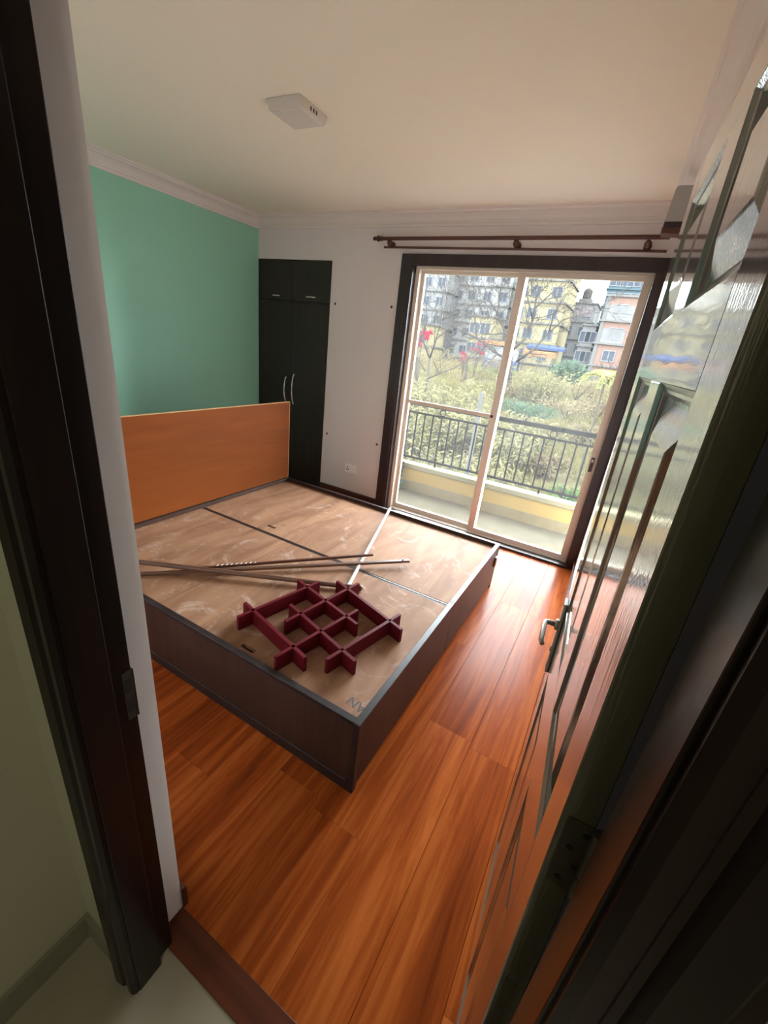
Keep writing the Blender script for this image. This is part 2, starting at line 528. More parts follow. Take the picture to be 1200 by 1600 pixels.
def hole_wall(m, u0, u1, z0, z1, holes, put):
    """axis-aligned wall slab with rectangular holes; put(u0,u1,z0,z1)"""
    us = sorted({u0, u1, *[h[0] for h in holes], *[h[1] for h in holes]})
    zs = sorted({z0, z1, *[h[2] for h in holes], *[h[3] for h in holes]})
    for i in range(len(us) - 1):
        for j in range(len(zs) - 1):
            cu, cz = (us[i] + us[i + 1]) / 2, (zs[j] + zs[j + 1]) / 2
            if any(h[0] < cu < h[1] and h[2] < cz < h[3] for h in holes):
                continue
            put(us[i], us[i + 1], zs[j], zs[j + 1])

# back wall with wardrobe recess and balcony window opening
WX0, WX1, WZ = X0 + 0.004, -2.745, 2.297     # wardrobe
OX0, OX1, OZ = -1.905, -0.030, 2.315         # window opening
m = MB()
hole_wall(m, X0 - 0.2, 0.3, -0.05, ZT + 0.15, [(WX0, WX1, -0.05, WZ), (OX0, OX1, -0.05, OZ)], lambda a, b, c, d: m.box(a, b, D, DO, c, d))
bmesh.ops.remove_doubles(m.bm, verts=m.bm.verts[:], dist=1e-5)
wb = m.build('wall_back', 'wall')
tag(wb, 'pinkish grey wall with the balcony window and built-in wardrobe', kind='structure')
# screw holes left in the back wall
hole_me = MB().lathe([(0.0115, 0.0), (0.011, 0.003)], (0, 0, 0), (0, -1, 0), 10).mesh('screw_hole', 'dark_plastic')
plug_me = MB().lathe([(0.013, 0.0), (0.012, 0.0015)], (0, 0, 0), (0, -1, 0), 10).mesh('screw_hole_patch', 'dust')
for hx, hz in ((-2.684, 1.935), (-2.058, 1.946), (-2.690, 0.663), (-2.060, 0.675)):
    link_copy(plug_me, 'screw_hole_patch', wb, (hx, D, hz))
    link_copy(hole_me, 'screw_hole', wb, (hx + 0.002, D - 0.0012, hz - 0.004))

tag(MB().box(X0 - 0.2, X0, -0.0 + YF - 0.1, DO, -0.05, ZT + 0.15).build('wall_left', 'green'), 'plain sea green painted wall', kind='structure')
m = MB()
m.prism([(XRB, D + 0.2), (XRB + (XRB - XRF) * 0.0, D), (XRF, YF), (XRF, YF - 0.0), (0.4, YF), (0.4, D + 0.2)], -0.05, ZT + 0.15, lambda u, v, t: Vector((u, v, t)))
tag(m.build('wall_right', 'wall'), 'pinkish grey wall behind the open door', kind='structure')
# front wall with doorway
DX0, DX1, DZ = -0.735, 0.140, 2.10
m = MB()
hole_wall(m, X0 - 0.2, 1.6, -0.05, ZT + 0.15, [(DX0, DX1, -0.05, DZ)], lambda a, b, c, d: m.box(a, b, YH + 0.012, YF, c, d))
bmesh.ops.remove_doubles(m.bm, verts=m.bm.verts[:], dist=1e-5)
tag(m.build('wall_front', 'wall'), 'pinkish grey wall around the doorway', kind='structure')
m = MB()
hole_wall(m, -0.905, 1.6, 0.0, ZT + 0.1, [(DX0, DX1, -0.05, DZ)], lambda a, b, c, d: m.box(a, b, YH, YH + 0.012, c, d))
tag(m.build('wall_hall', 'hallwall'), 'olive plaster of the hall wall around the doorway', kind='structure')
tag(MB().box(X0 - 0.2, 0.4, YF - 0.1, DO, ZT, ZT + 0.15).build('ceiling', 'ceiling'), 'plain cream painted ceiling', kind='structure')

# crown moulding: stepped profile, u = out from wall, v = down from ceiling
CH, CP = ZT - ZC, 0.115
prof = [(0, 0), (CP, 0), (CP, -0.010), (CP - 0.014, -0.012), (CP - 0.018, -0.022), (0.072, -0.030), (0.050, -0.044), (0.038, -0.060), (0.034, -0.066), (0.026, -0.066), (0.024, -0.076), (0.014, -0.082), (0.012, -CH), (0, -CH)]
def cornice(name, label, fn, a, b):
    tag(MB().prism(prof, a, b, fn).build(name, 'cornice'), label, kind='structure')
cornice('trim_1', 'moulded plaster cornice above the green wall', lambda u, v, t: Vector((X0 + u, t, ZT + v)), YF, D)
cornice('trim_2', 'moulded plaster cornice above the balcony window', lambda u, v, t: Vector((t, D - u, ZT + v)), X0, XRB)
cornice('trim_3', 'moulded plaster cornice above the open door', lambda u, v, t: Vector((xr(t) - u, t, ZT + v)), YF, D)
cornice('trim_4', 'moulded plaster cornice above the doorway', lambda u, v, t: Vector((t, YF + u, ZT + v)), X0, XRF)

# skirtings
def skirting(name, label, poly_fn, a, b, mat='skirting'):
    tag(MB().prism([(0, 0), (0.016, 0), (0.016, 0.080), (0.010, 0.092), (0, 0.092)], a, b, poly_fn).build(name, mat), label, kind='structure')
skirting('baseboard_left', 'red-brown skirting along the green wall', lambda u, v, t: Vector((X0 + u, t, v)), YF, D)
skirting('baseboard_front', 'red-brown skirting beside the doorway', lambda u, v, t: Vector((t, YF + u, v)), X0, DX0 + 0.006)
skirting('baseboard_right', 'red-brown skirting behind the open door', lambda u, v, t: Vector((xr(t) - u, t, v)), 1.25, D - 0.01)
skirting('baseboard_back', 'red-brown skirting between wardrobe and window', lambda u, v, t: Vector((t, D - u, v)), WX1 + 0.005, -2.0)

# ------------------------------------------------------------------ hall outside the door
tag(MB().box(-1.0, 1.7, -2.6, 0.332, -0.15, -0.001).build('floor_hall', 'hallfloor'), 'beige stone floor of the hall', kind='structure')
tag(MB().box(-1.05, -0.905, -2.6, YH + 0.02, -0.05, ZT).build('wall_hall_left', 'hallwall'), 'olive hall wall left of the doorway', kind='structure')
tag(MB().box(1.6, 1.75, -2.6, YF, -0.05, ZT).build('wall_hall_right', 'hallwall'), 'unseen olive hall wall far right, added to keep sky light out', kind='structure')  # this wall and the next two pieces: unseen, added against sky light
tag(MB().box(-1.05, 1.75, -2.75, -2.6, -0.05, ZT).build('wall_hall_back', 'hallwall'), 'unseen olive hall wall behind the viewer, added to keep sky light out', kind='structure')
tag(MB().box(-1.05, 1.75, -2.75, YH + 0.1, ZT, ZT + 0.12).build('ceiling_hall', 'ceiling'), 'unseen ceiling of the hall, added to keep sky light out', kind='structure')
tag(MB().box(-0.905, -0.893, -2.6, YH, -0.001, 0.085).build('baseboard_hall_left', 'hallskirt'), 'grey-olive skirting of the hall wall', kind='structure')
tag(MB().box(-0.893, -0.768, YH - 0.012, YH, -0.001, 0.085).build('baseboard_hall', 'hallskirt'), 'short grey-olive skirting beside the door frame', kind='structure')
hl = bpy.data.lights.new('hall_fill', 'POINT')  # added fill without a fixture, lifts the hall wall and door edge
hl.energy = 26.0
hl.color = (1.0, 0.97, 0.86)
hl.shadow_soft_size = 0.12
ho = bpy.data.objects.new('hall_fill', hl)
ho.location = (0.75, -1.5, 2.40)
col.objects.link(ho)

# ------------------------------------------------------------------ door frame (trim) in the doorway
FX0, FX1 = -0.672, 0.083      # inner (stop) faces
tf = empty('trim_5', (0, 0, 0), label='dark stained wooden door frame with moulded architrave', kind='structure')
def jamb(xs, sx):
    """xs = inner face of stop, sx = direction out of the opening"""
    fn = lambda u, v, t: Vector((xs + sx * u, v, t))
    # frame with a rebate for the leaf on the room side
    MB().prism([(0, YH - 0.004), (0, 0.302), (0.016, 0.302), (0.016, 0.345), (0.050, 0.345), (0.050, YH - 0.004)], 0.0, DZ, fn).build('jamb', 'dark_frame', tf, bevel=0.002)
    # moulded architrave on the hall face
    a = YH
    MB().prism([(0.004, a), (0.004, a - 0.012), (0.012, a - 0.020), (0.026, a - 0.020), (0.031, a - 0.013), (0.038, a - 0.013), (0.045, a - 0.022), (0.070, a - 0.026), (0.078, a - 0.018), (0.088, a - 0.018), (0.096, a - 0.010), (0.098, a)], 0.0, DZ + 0.05, fn).build('architrave', 'dark_frame', tf)
jamb(FX0, -1)
jamb(FX1, 1)
MB().box(FX0 - 0.05, FX1 + 0.05, YH - 0.004, 0.345, DZ - 0.06, DZ).build('head', 'dark_frame', tf, bevel=0.002)
MB().box(FX0 - 0.098, FX1 + 0.098, YH - 0.022, YH, DZ - 0.055, DZ + 0.05).build('architrave', 'dark_frame', tf, bevel=0.004)
# strike plate recess chipped into the left jamb
sp = MB()
sp.box(FX0 - 0.0165, FX0 - 0.0145, 0.325, 0.3455, 0.885, 1.005)
sp.build('strike_plate', 'rust', tf, bevel=0.001)
for zz in (0.905, 0.955):
    MB().box(FX0 - 0.0150, FX0 - 0.0140, 0.328, 0.340, zz, zz + 0.032).build('strike_hole', 'black', tf)
MB().box(FX0 - 0.052, FX0 - 0.014, 0.3455, 0.3475, 0.885, 1.005).build('strike_plate_lip', 'rust', tf)

# ------------------------------------------------------------------ open panel door
DW_, DH_, DT_ = 0.782, 1.995, 0.031
door = empty('door_1', (0.082, 0.345, 0.008), label='grey-olive gloss six-panel door standing open against the right wall', kind='structure')
# local: +X from hinge to lock, +Y out of the visible face (towards the room), +Z up
Ux = Vector((-0.046, 0.805, 0.0)).normalized()
Vz = Vector((-0.0185, 0, 1.0)); Vz = (Vz - Ux * Vz.dot(Ux)).normalized()
Wy = Vz.cross(Ux)          # points to -x side (visible face)
door.matrix_world = Matrix.Translation((0.082, 0.345, 0.008)) @ Matrix((Ux, Wy, Vz)).transposed().to_4x4()
us_ = (0.0, 0.083, 0.329, 0.436, 0.690, DW_)
def dpart(name, mat, u0, u1, v0, v1, d0=-DT_, d1=0.0, bevel=0.0012):
    return MB().box(u0, u1, d0, d1, v0, v1).build(name, mat, door, bevel=bevel, seg=1)
dpart('hinge_stile', 'door_v', us_[0], us_[1], 0, DH_)
dpart('lock_stile', 'door_v', us_[4], us_[5], 0, DH_)
rows = ((0.145, 0.865), (1.060, 1.632), (1.720, 1.928))
for a, b in ((0, rows[0][0]), (rows[0][1], rows[1][0]), (rows[1][1], rows[2][0]), (rows[2][1], DH_)):
    dpart('rail', 'door_h', us_[1], us_[4], a, b)
for a, b in rows:
    dpart('mullion', 'door_v', us_[2], us_[3], a, b)
def raised_panel(u0, u1, v0, v1):
    m = MB()
    # concentric rings: (inset, depth)
    rings = []
    for ins, d in ((0.0, -0.001), (0.006, -0.005), (0.010, -0.0065), (0.016, -0.0135), (0.022, -0.0145), (0.056, -0.0035), (0.060, -0.0025)):
        rings.append([m.bm.verts.new((u, d, v)) for u, v in ((u0 + ins, v0 + ins), (u1 - ins, v0 + ins), (u1 - ins, v1 - ins), (u0 + ins, v1 - ins))])
    for i in range(len(rings) - 1):
        for q in range(4):
            m.bm.faces.new((rings[i][q], rings[i][(q + 1) % 4], rings[i + 1][(q + 1) % 4], rings[i + 1][q]))
    m.bm.faces.new(rings[-1])
    back = [m.bm.verts.new((u, -DT_ + 0.004, v)) for u, v in ((u0, v0), (u1, v0), (u1, v1), (u0, v1))]
    for q in range(4):
        m.bm.faces.new((rings[0][q], back[q], back[(q + 1) % 4], rings[0][(q + 1) % 4]))
    m.bm.faces.new(back)
    return m.build('panel', 'door_v', door)
for a, b in rows:
    raised_panel(us_[1], us_[2], a, b)
    raised_panel(us_[3], us_[4], a, b)
# lever handle on its back plate
pz0, pz1, pu = 0.838, 1.062, 0.742
hp = MB().box(pu - 0.021, pu + 0.021, 0.0, 0.009, pz0, pz1).build('handle_plate', 'steel', door, bevel=0.003)
hd = MB().tube([(pu, 0.006, 0.985), (pu, 0.034, 0.985), (pu - 0.004, 0.040, 0.985), (pu - 0.020, 0.042, 0.985), (pu - 0.092, 0.042, 0.983), (pu - 0.104, 0.037, 0.981)], [0.0085, 0.0070, 0.0075, 0.0068, 0.0060, 0.0055], 12).build('lever', 'steel', door, smooth=True)
MB().lathe([(0.015, 0.0), (0.015, 0.006), (0.011, 0.008)], (pu, 0.009, 0.985), (0, 1, 0), 18).build('rose', 'steel', door, smooth=True)
MB().lathe([(0.0075, 0.0), (0.0075, 0.004)], (pu, 0.008, 0.905), (0, 1, 0), 12).build('key_cylinder', 'oldsteel', door)
for zz in (pz0 + 0.012, pz1 - 0.012):
    MB().lathe([(0.0035, 0.0), (0.003, 0.0015)], (pu, 0.009, zz), (0, 1, 0), 8).build('screw', 'oldsteel', door)
# hinges on the hinge edge (leaf on the door edge, knuckles at the room-side corner)
for zz in (0.25, 1.185, 1.80):
    lf = MB().box(-0.0022, 0.0, -DT_ + 0.001, -0.006, zz - 0.05, zz + 0.05).build('hinge', 'oldsteel', door, bevel=0.0008, seg=1)
    for q in range(3):
        MB().lathe([(0.0062, 0.0), (0.0062, 0.032)], (-0.004, -DT_ - 0.004, zz - 0.05 + q * 0.0335), (0, 0, 1), 10).build('knuckle', 'oldsteel', lf, smooth=False)
    for dz, dy in ((-0.036, -0.016), (-0.012, -0.026), (0.012, -0.016), (0.036, -0.026)):
        MB().lathe([(0.004, 0.0), (0.0035, 0.0008)], (-0.0022, dy, zz + dz), (-1, 0, 0), 8).build('screw', 'black', lf)

# ------------------------------------------------------------------ balcony window (sliding door)
win = empty('window_1', (0, 0, 0), label='beige aluminium sliding balcony window in a dark wooden surround', kind='structure')
SX0, SX1, SZ = -1.998, 0.024, 2.362
# dark wooden surround, flat boards with a stepped inner edge
def surround(name, x0, x1, z0, z1):
    MB().box(x0, x1, D - 0.016, D, z0, z1).build(name, 'winframe', win, bevel=0.003)
surround('surround_board', SX0, OX0 + 0.004, 0.0, SZ)
surround('surround_board', OX0 + 0.004, SX1, OZ - 0.042, SZ)
surround('surround_board', -0.053, SX1, 0.0, OZ - 0.042)
MB().box(OX0, OX0 + 0.022, D - 0.010, D + 0.075, 0.0, OZ).build('reveal_board', 'winframe', win, bevel=0.002)
MB().box(OX1 - 0.022, OX1, D - 0.010, D + 0.075, 0.0, OZ).build('reveal_board', 'winframe', win, bevel=0.002)
MB().box(OX0 + 0.022, OX1 - 0.022, D - 0.010, D + 0.075, OZ - 0.022, OZ).build('reveal_board', 'winframe', win, bevel=0.002)
MB().box(OX0, OX1, D - 0.030, D + 0.050, -0.002, 0.020).build('sill_board', 'winframe', win, bevel=0.003)
AY0 = D + 0.055
# fixed aluminium outer frame
m = MB()
m.box(-1.882, -1.845, AY0, AY0 + 0.11, 0.0, 2.292)
m.box(-0.068, -0.036, AY0, AY0 + 0.11, 0.0, 2.292)
m.box(-1.845, -0.068, AY0, AY0 + 0.11, 2.262, 2.292)
m.box(-1.845, -0.068, AY0, AY0 + 0.11, 0.0, 0.028)
m.build('outer_frame', 'alu', win, bevel=0.002)
def sash(x0, x1, y, gx0, gx1, z0, z1, gz0, gz1):
    s = MB()
    t = 0.032
    s.box(x0, gx0, y, y + t, z0, z1)
    s.box(gx1, x1, y, y + t, z0, z1)
    s.box(gx0, gx1, y, y + t, gz1, z1)
    s.box(gx0, gx1, y, y + t, z0, gz0)
    o = s.build('sash', 'alu', win, bevel=0.002)
    MB().box(gx0 - 0.004, gx1 + 0.004, y + 0.012, y + 0.017, gz0 - 0.004, gz1 + 0.004).build('pane', 'glass', o)
    return o
s1 = sash(-1.846, -0.925, AY0 + 0.060, -1.818, -0.990, 0.028, 2.262, 0.070, 2.236)
s2 = sash(-0.990, -0.066, AY0 + 0.014, -0.928, -0.112, 0.028, 2.262, 0.072, 2.232)
# horizontal bar with catch on the left sash
MB().box(-1.818, -0.990, AY0 + 0.052, AY0 + 0.070, 1.122, 1.156).build('mid_bar', 'alu', s1, bevel=0.003)
MB().lathe([(0.011, 0), (0.014, 0.004), (0.012, 0.014), (0.0, 0.016)], (-0.972, AY0 + 0.014, 1.143), (0, -1, 0), 12).build('catch_knob', 'dark_plastic', s1, smooth=True)
lk = MB().box(-0.100, -0.074, AY0 + 0.006, AY0 + 0.014, 0.85, 0.97).build('sash_lock', 'oldsteel', s2, bevel=0.003)
MB().box(-0.094, -0.080, AY0 - 0.004, AY0 + 0.006, 0.885, 0.915).build('lock_slider', 'dark_plastic', s2, bevel=0.002)
MB().box(-0.094, -0.080, AY0 - 0.002, AY0 + 0.006, 0.930, 0.955).build('lock_slider', 'white_plastic', s2, bevel=0.002)

# ------------------------------------------------------------------ wardrobe built into the back wall
wd = empty('wardrobe', (-3.22, D, 0), label='tall dark brown built-in wardrobe with bowed steel handles in the corner', cat='wardrobe')
cx = -3.22
def wpart(name, mat, x0, x1, y0, y1, z0, z1, bevel=0.0015, parent=None):
    o = MB().box(x0 - cx, x1 - cx, y0 - D, y1 - D, z0, z1).build(name, mat, wd if not parent else parent, bevel=bevel, seg=1)
    return o
wpart('carcass', 'wenge', WX0 + 0.003, WX1 - 0.003, D + 0.012, D + 0.22, 0.002, WZ - 0.003)
MIDX, SPL = -3.222, 1.925
wdoors = []
for x0, x1 in ((WX0 + 0.014, MIDX - 0.0015), (MIDX + 0.0015, WX1 - 0.014)):
    wdoors.append(wpart('upper_door', 'wenge', x0, x1, D - 0.004, D + 0.0115, SPL + 0.002, WZ - 0.012))
    wdoors.append(wpart('tall_door', 'wenge', x0, x1, D - 0.004, D + 0.0115, 0.06, SPL - 0.002))
m = MB()
m.box(WX0 + 0.003 - cx, WX0 + 0.013 - cx, -0.007, 0.011, 0.0, WZ - 0.003)
m.box(WX1 - 0.013 - cx, WX1 - 0.003 - cx, -0.007, 0.011, 0.0, WZ - 0.003)
m.box(WX0 + 0.013 - cx, WX1 - 0.013 - cx, -0.007, 0.011, WZ - 0.011, WZ - 0.003)
m.build('face_frame', 'wenge', wd)
def bow(p0, p1, out):
    p0, p1 = Vector(p0), Vector(p1)
    pts = []
    for i in range(13):
        t = i / 12
        pts.append(p0.lerp(p1, t) + Vector((0, -out * (math.sin(math.pi * t) ** 0.6), 0)))
    return MB().tube(pts, 0.0048, 10)
bow((-3.282 - cx, -0.004, 0.915), (-3.282 - cx, -0.004, 1.172), 0.030).build('handle', 'nickel', wdoors[1], smooth=True)
bow((-3.170 - cx, -0.004, 0.895), (-3.170 - cx, -0.004, 1.215), 0.034).build('handle', 'nickel', wdoors[3], smooth=True)
bow((-3.485 - cx, -0.004, 1.965), (-3.395 - cx, -0.004, 1.965), 0.024).build('handle', 'nickel', wdoors[0], smooth=True)
bow((-3.040 - cx, -0.004, 1.972), (-2.925 - cx, -0.004, 1.972), 0.024).build('handle', 'nickel', wdoors[2], smooth=True)
MB().lathe([(0.009, 0), (0.008, 0.004)], (-3.175 - cx, -0.004, 0.80), (0, -1, 0), 12).build('lock', 'oldsteel', wdoors[3])

# wall socket
so = empty('wall_socket', (-2.345, D, 0.342), label='white double wall socket low on the wall beside the window', cat='socket')
MB().box(-0.072, 0.072, -0.008, 0.0, -0.046, 0.046).build('plate', 'white_plastic', so, bevel=0.003)
for sx in (-0.036, 0.036):
    MB().box(sx - 0.030, sx + 0.030, -0.011, -0.0078, -0.034, 0.034).build('module', 'white_plastic', so, bevel=0.002)
for px, pz in ((-0.036, 0.016), (-0.046, -0.010), (-0.026, -0.010)):
    MB().lathe([(0.0072, 0), (0.0072, 0.0006)], (px, -0.0110, pz), (0, -1, 0), 10).build('pin_hole', 'black', so)
MB().box(0.022, 0.050, -0.0150, -0.0108, -0.020, 0.020).build('rocker_switch', 'white_plastic', so, bevel=0.0015)

# ------------------------------------------------------------------ curtain rods on the wall
cr_ = empty('curtain_rod_set', (-1.1, D, 2.45), label='dark brown double curtain rod above the balcony window', cat='curtain rod')
def loc(p): return (p[0] + 1.1, p[1] - D, p[2] - 2.45)
RY, RZ = D - 0.085, 2.455
MB().tube([loc((-2.165, RY, RZ)), loc((-0.035, RY, RZ + 0.008))], 0.0135, 14).build('main_rod', 'rodwall', cr_, smooth=False)
MB().lathe([(0.0135, 0), (0.019, 0.004), (0.019, 0.012), (0.012, 0.018), (0.022, 0.032), (0.024, 0.042), (0.018, 0.056), (0.011, 0.062), (0.016, 0.074), (0.016, 0.082), (0.008, 0.094), (0.0, 0.098)], loc((-2.165, RY, RZ)), (-1, 0, 0), 18).build('finial', 'rodwall', cr_, smooth=True)
MB().tube([loc((-2.165, D - 0.045, 2.400)), loc((-0.030, D - 0.045, 2.392))], 0.0085, 12).build('lower_rod', 'rodwall', cr_)
for bx_ in (-2.105, -1.020, -0.150):
    b = MB().tube([loc((bx_, D, 2.425)), loc((bx_, D - 0.05, 2.420)), loc((bx_, D - 0.075, 2.430)), loc((bx_, RY, RZ - 0.012))], [0.014, 0.013, 0.013, 0.014], 10).build('bracket', 'rodwall', cr_, smooth=True)
    MB().lathe([(0.0, -0.024), (0.014, -0.020), (0.022, -0.008), (0.024, 0.0), (0.022, 0.008), (0.014, 0.020), (0.0, 0.024)], loc((bx_, D - 0.060, 2.428)), (0, 1, 0), 16).build('bracket_ball', 'rodwall', b, smooth=True)
    MB().lathe([(0.026, 0), (0.024, 0.008)], loc((bx_, D, 2.425)), (0, -1, 0), 14).build('wall_rose', 'rodwall', b)

# ------------------------------------------------------------------ ceiling lamp (square surface panel, switched off)
lamp = empty('ceiling_lamp', (-1.775, 2.030, ZT), label='square white surface-mounted ceiling lamp, switched off', cat='lamp')
LS, LH = 0.098, 0.042
MB().prism([(-LS - 0.012, 0), (LS + 0.012, 0), (LS, -LH), (-LS, -LH)], -LS, LS, lambda u, v, t: Vector((t, u, v))).build('housing', 'lampwhite', lamp, bevel=0.004)
MB().box(-LS + 0.014, LS - 0.014, -LS + 0.014, LS - 0.014, -LH - 0.003, -LH + 0.002).build('diffuser', 'diffuser', lamp, bevel=0.002)
for q in (-0.030, -0.008, 0.014):
    MB().box(LS - 0.001, LS + 0.0015, q, q + 0.010, -0.030, -0.014).build('vent_slot', 'dark_plastic', lamp)
lamp.rotation_euler = (0, 0, R(2))

# ------------------------------------------------------------------ white box high on the right wall
ac = empty('wall_unit', (xr(3.02) - 0.004, 3.02, 2.40), label='white wall unit with dark lower vent, high on the wall beside the door', cat='wall unit')
ac.rotation_euler = (0, 0, math.atan2(XRF - XRB, D - YF))
prof_ac = [(0.0, 0.158), (0.096, 0.158), (0.108, 0.154), (0.113, 0.146), (0.122, 0.004), (0.122, 0.0), (0.0, 0.0)]
ext = lambda u, v, t: Vector((-u - 0.001, t, v))
MB().prism(prof_ac, -0.02, 0.07, ext).build('casing', 'unit_grey', ac, bevel=0.002)
MB().prism([(0.0, 0.0), (0.118, 0.0), (0.119, -0.026), (0.0, -0.026)], -0.015, 0.065, ext).build('vent', 'dark_plastic', ac)
MB().prism([(0.0, -0.026), (0.123, -0.026), (0.117, -0.054), (0.0, -0.056)], -0.02, 0.07, ext).build('lower_casing', 'skirting', ac, bevel=0.002)

# ------------------------------------------------------------------ bed
BX0, BX1, BY0, BY1, ZB = -2.555, -0.498, 0.983, 2.904, 0.367
bed = empty('bed', ((BX0 + BX1) / 2, (BY0 + BY1) / 2, 0), label='low dark brown box bed with bare plywood top and orange headboard', cat='bed')
ox, oy = (BX0 + BX1) / 2, (BY0 + BY1) / 2
def bpart(name, mat, x0, x1, y0, y1, z0, z1, bevel=0.0015, parent=None):
    return MB().box(x0 - ox, x1 - ox, y0 - oy, y1 - oy, z0, z1).build(name, mat, parent or bed, bevel=bevel, seg=1)
TW = 0.026
MY = 1.945
# side boards (brown laminate) with darker capping strips
bpart('side_board', 'bedside', BX1 - TW, BX1 - 0.001, BY0 + TW, MY - 0.0015, 0.03, ZB - 0.004)
bpart('side_board', 'bedside', BX1 - TW, BX1 - 0.001, MY + 0.0015, BY1 - TW, 0.03, ZB - 0.004)
bpart('end_board', 'bedside', BX0 + TW, BX1 - TW, BY0 + 0.001, BY0 + TW, 0.055, ZB - 0.022)
bpart('end_board', 'bedside', BX0 + TW, BX1 - TW, BY1 - TW, BY1 - 0.001, 0.0, ZB - 0.004)
bpart('head_board_base', 'bedside', BX0, BX0 + TW, BY0, BY1, 0.0, ZB - 0.004)
bpart('plinth', 'bededge', BX0 + TW, BX1 - TW - 0.004, BY0 - 0.002, BY0 + TW - 0.004, 0.0, 0.054)
bpart('plinth', 'bededge', BX1 - TW, BX1 - 0.010, BY0 + TW, BY1 - TW, 0.0, 0.029)
bpart('corner_post', 'bededge', BX1 - TW - 0.002, BX1 + 0.0005, BY0 - 0.0015, BY0 + TW, 0.0, ZB - 0.0035)
bpart('corner_post', 'bededge', BX1 - TW - 0.002, BX1 + 0.0005, BY1 - TW, BY1 + 0.0015, 0.0, ZB - 0.0035)
bpart('edge_cap', 'bededge', BX0 + TW, BX1 - TW, BY0 - 0.0015, BY0 + TW, ZB - 0.021, ZB)
bpart('edge_cap', 'bededge', BX0 + TW, BX1 - TW, BY1 - TW, BY1 + 0.0015, ZB - 0.0035, ZB)
bpart('edge_cap', 'bededge', BX1 - TW - 0.002, BX1 + 0.0015, BY0 - 0.0015, MY - 0.001, ZB - 0.003, ZB)
bpart('edge_cap', 'bededge', BX1 - TW - 0.002, BX1 + 0.0015, MY + 0.001, BY1 + 0.0015, ZB - 0.003, ZB)
bpart('edge_cap', 'bededge', BX0, BX0 + TW, BY0, BY1, ZB - 0.0035, ZB - 0.001)
# black sheet standing in for the shade inside the hand slots
bpart('slot_shade_sheet', 'black', BX0 + TW, BX1 - TW, BY0 + TW, BY1 - TW, 0.24, 0.25, 0)
bpart('divider', 'bededge', BX0 + TW, BX1 - TW, MY - 0.013, MY + 0.013, 0.0, ZB - 0.029)
bpart('divider_strip', 'oldsteel', -1.06, BX1 - TW, MY - 0.002, MY + 0.002, ZB - 0.0295, ZB - 0.0265, 0)
PZ0, PZ1 = ZB - 0.046, ZB - 0.028
def top_board(x0, x1, y0, y1, slot=None):
    m = MB()
    if slot:
        sx0, sx1, sy0, sy1 = slot
        for a, b, c, d in ((x0, x1, y0, sy0), (x0, x1, sy1, y1), (x0, sx0, sy0, sy1), (sx1, x1, sy0, sy1)):
            m.box(a - ox, b - ox, c - oy, d - oy, PZ0, PZ1)
        # drop the internal coincident faces by welding
    else:
        m.box(x0 - ox, x1 - ox, y0 - oy, y1 - oy, PZ0, PZ1)
    return m.build('top_board', 'ply', bed)
g = 0.002
top_board(BX0 + TW + g, -1.7015, BY0 + TW + g, MY - 0.013 - g)
top_board(-1.6985, BX1 - TW - g, BY0 + TW + g, MY - 0.013 - g, (-1.166, -1.092, 1.046, 1.068))
top_board(BX0 + TW + g, BX1 - TW - g, MY + 0.013 + g, BY1 - TW - g, (-1.966, -1.890, 2.030, 2.052))
# headboard
hb = bpart('headboard', 'headboard', BX0 - 0.024, BX0 - 0.002, BY0 - 0.02, BY1 + 0.012, 0.10, 1.060, 0.001)
bpart('headboard_edge', 'headedge', BX0 - 0.024, BX0 - 0.002, BY0 - 0.02, BY1 + 0.012, 1.0605, 1.0635, 0, hb).location = (0, 0, 0)
bpart('headboard_edge', 'headedge', BX0 - 0.0235, BX0 - 0.0025, BY1 + 0.0125, BY1 + 0.0155, 0.10, 1.0635, 0, hb)
# side latch near the foot
bpart('catch', 'steel', BX1 - 0.001, BX1 + 0.013, 2.825, 2.862, 0.205, 0.285, 0.003)
# stencilled letters on the plywood
tcu = bpy.data.curves.new('stencil', 'FONT')
tcu.body = 'AN'; tcu.size = 0.058; tcu.align_x = 'CENTER'; tcu.align_y = 'CENTER'; tcu.extrude = 0.0; tcu.offset = 0.0012
tob = bpy.data.objects.new('stencil_tmp', tcu)
col.objects.link(tob)
bpy.context.view_layer.update()
tme = bpy.data.meshes.new_from_object(tob.evaluated_get(bpy.context.evaluated_depsgraph_get()))
bpy.data.objects.remove(tob)
tme.materials.clear(); tme.materials.append(M_['ink'])
link_copy(tme, 'stencil', bed, (-0.570 - ox, 1.078 - oy, PZ1 + 0.0003), (0, 0, R(172)))

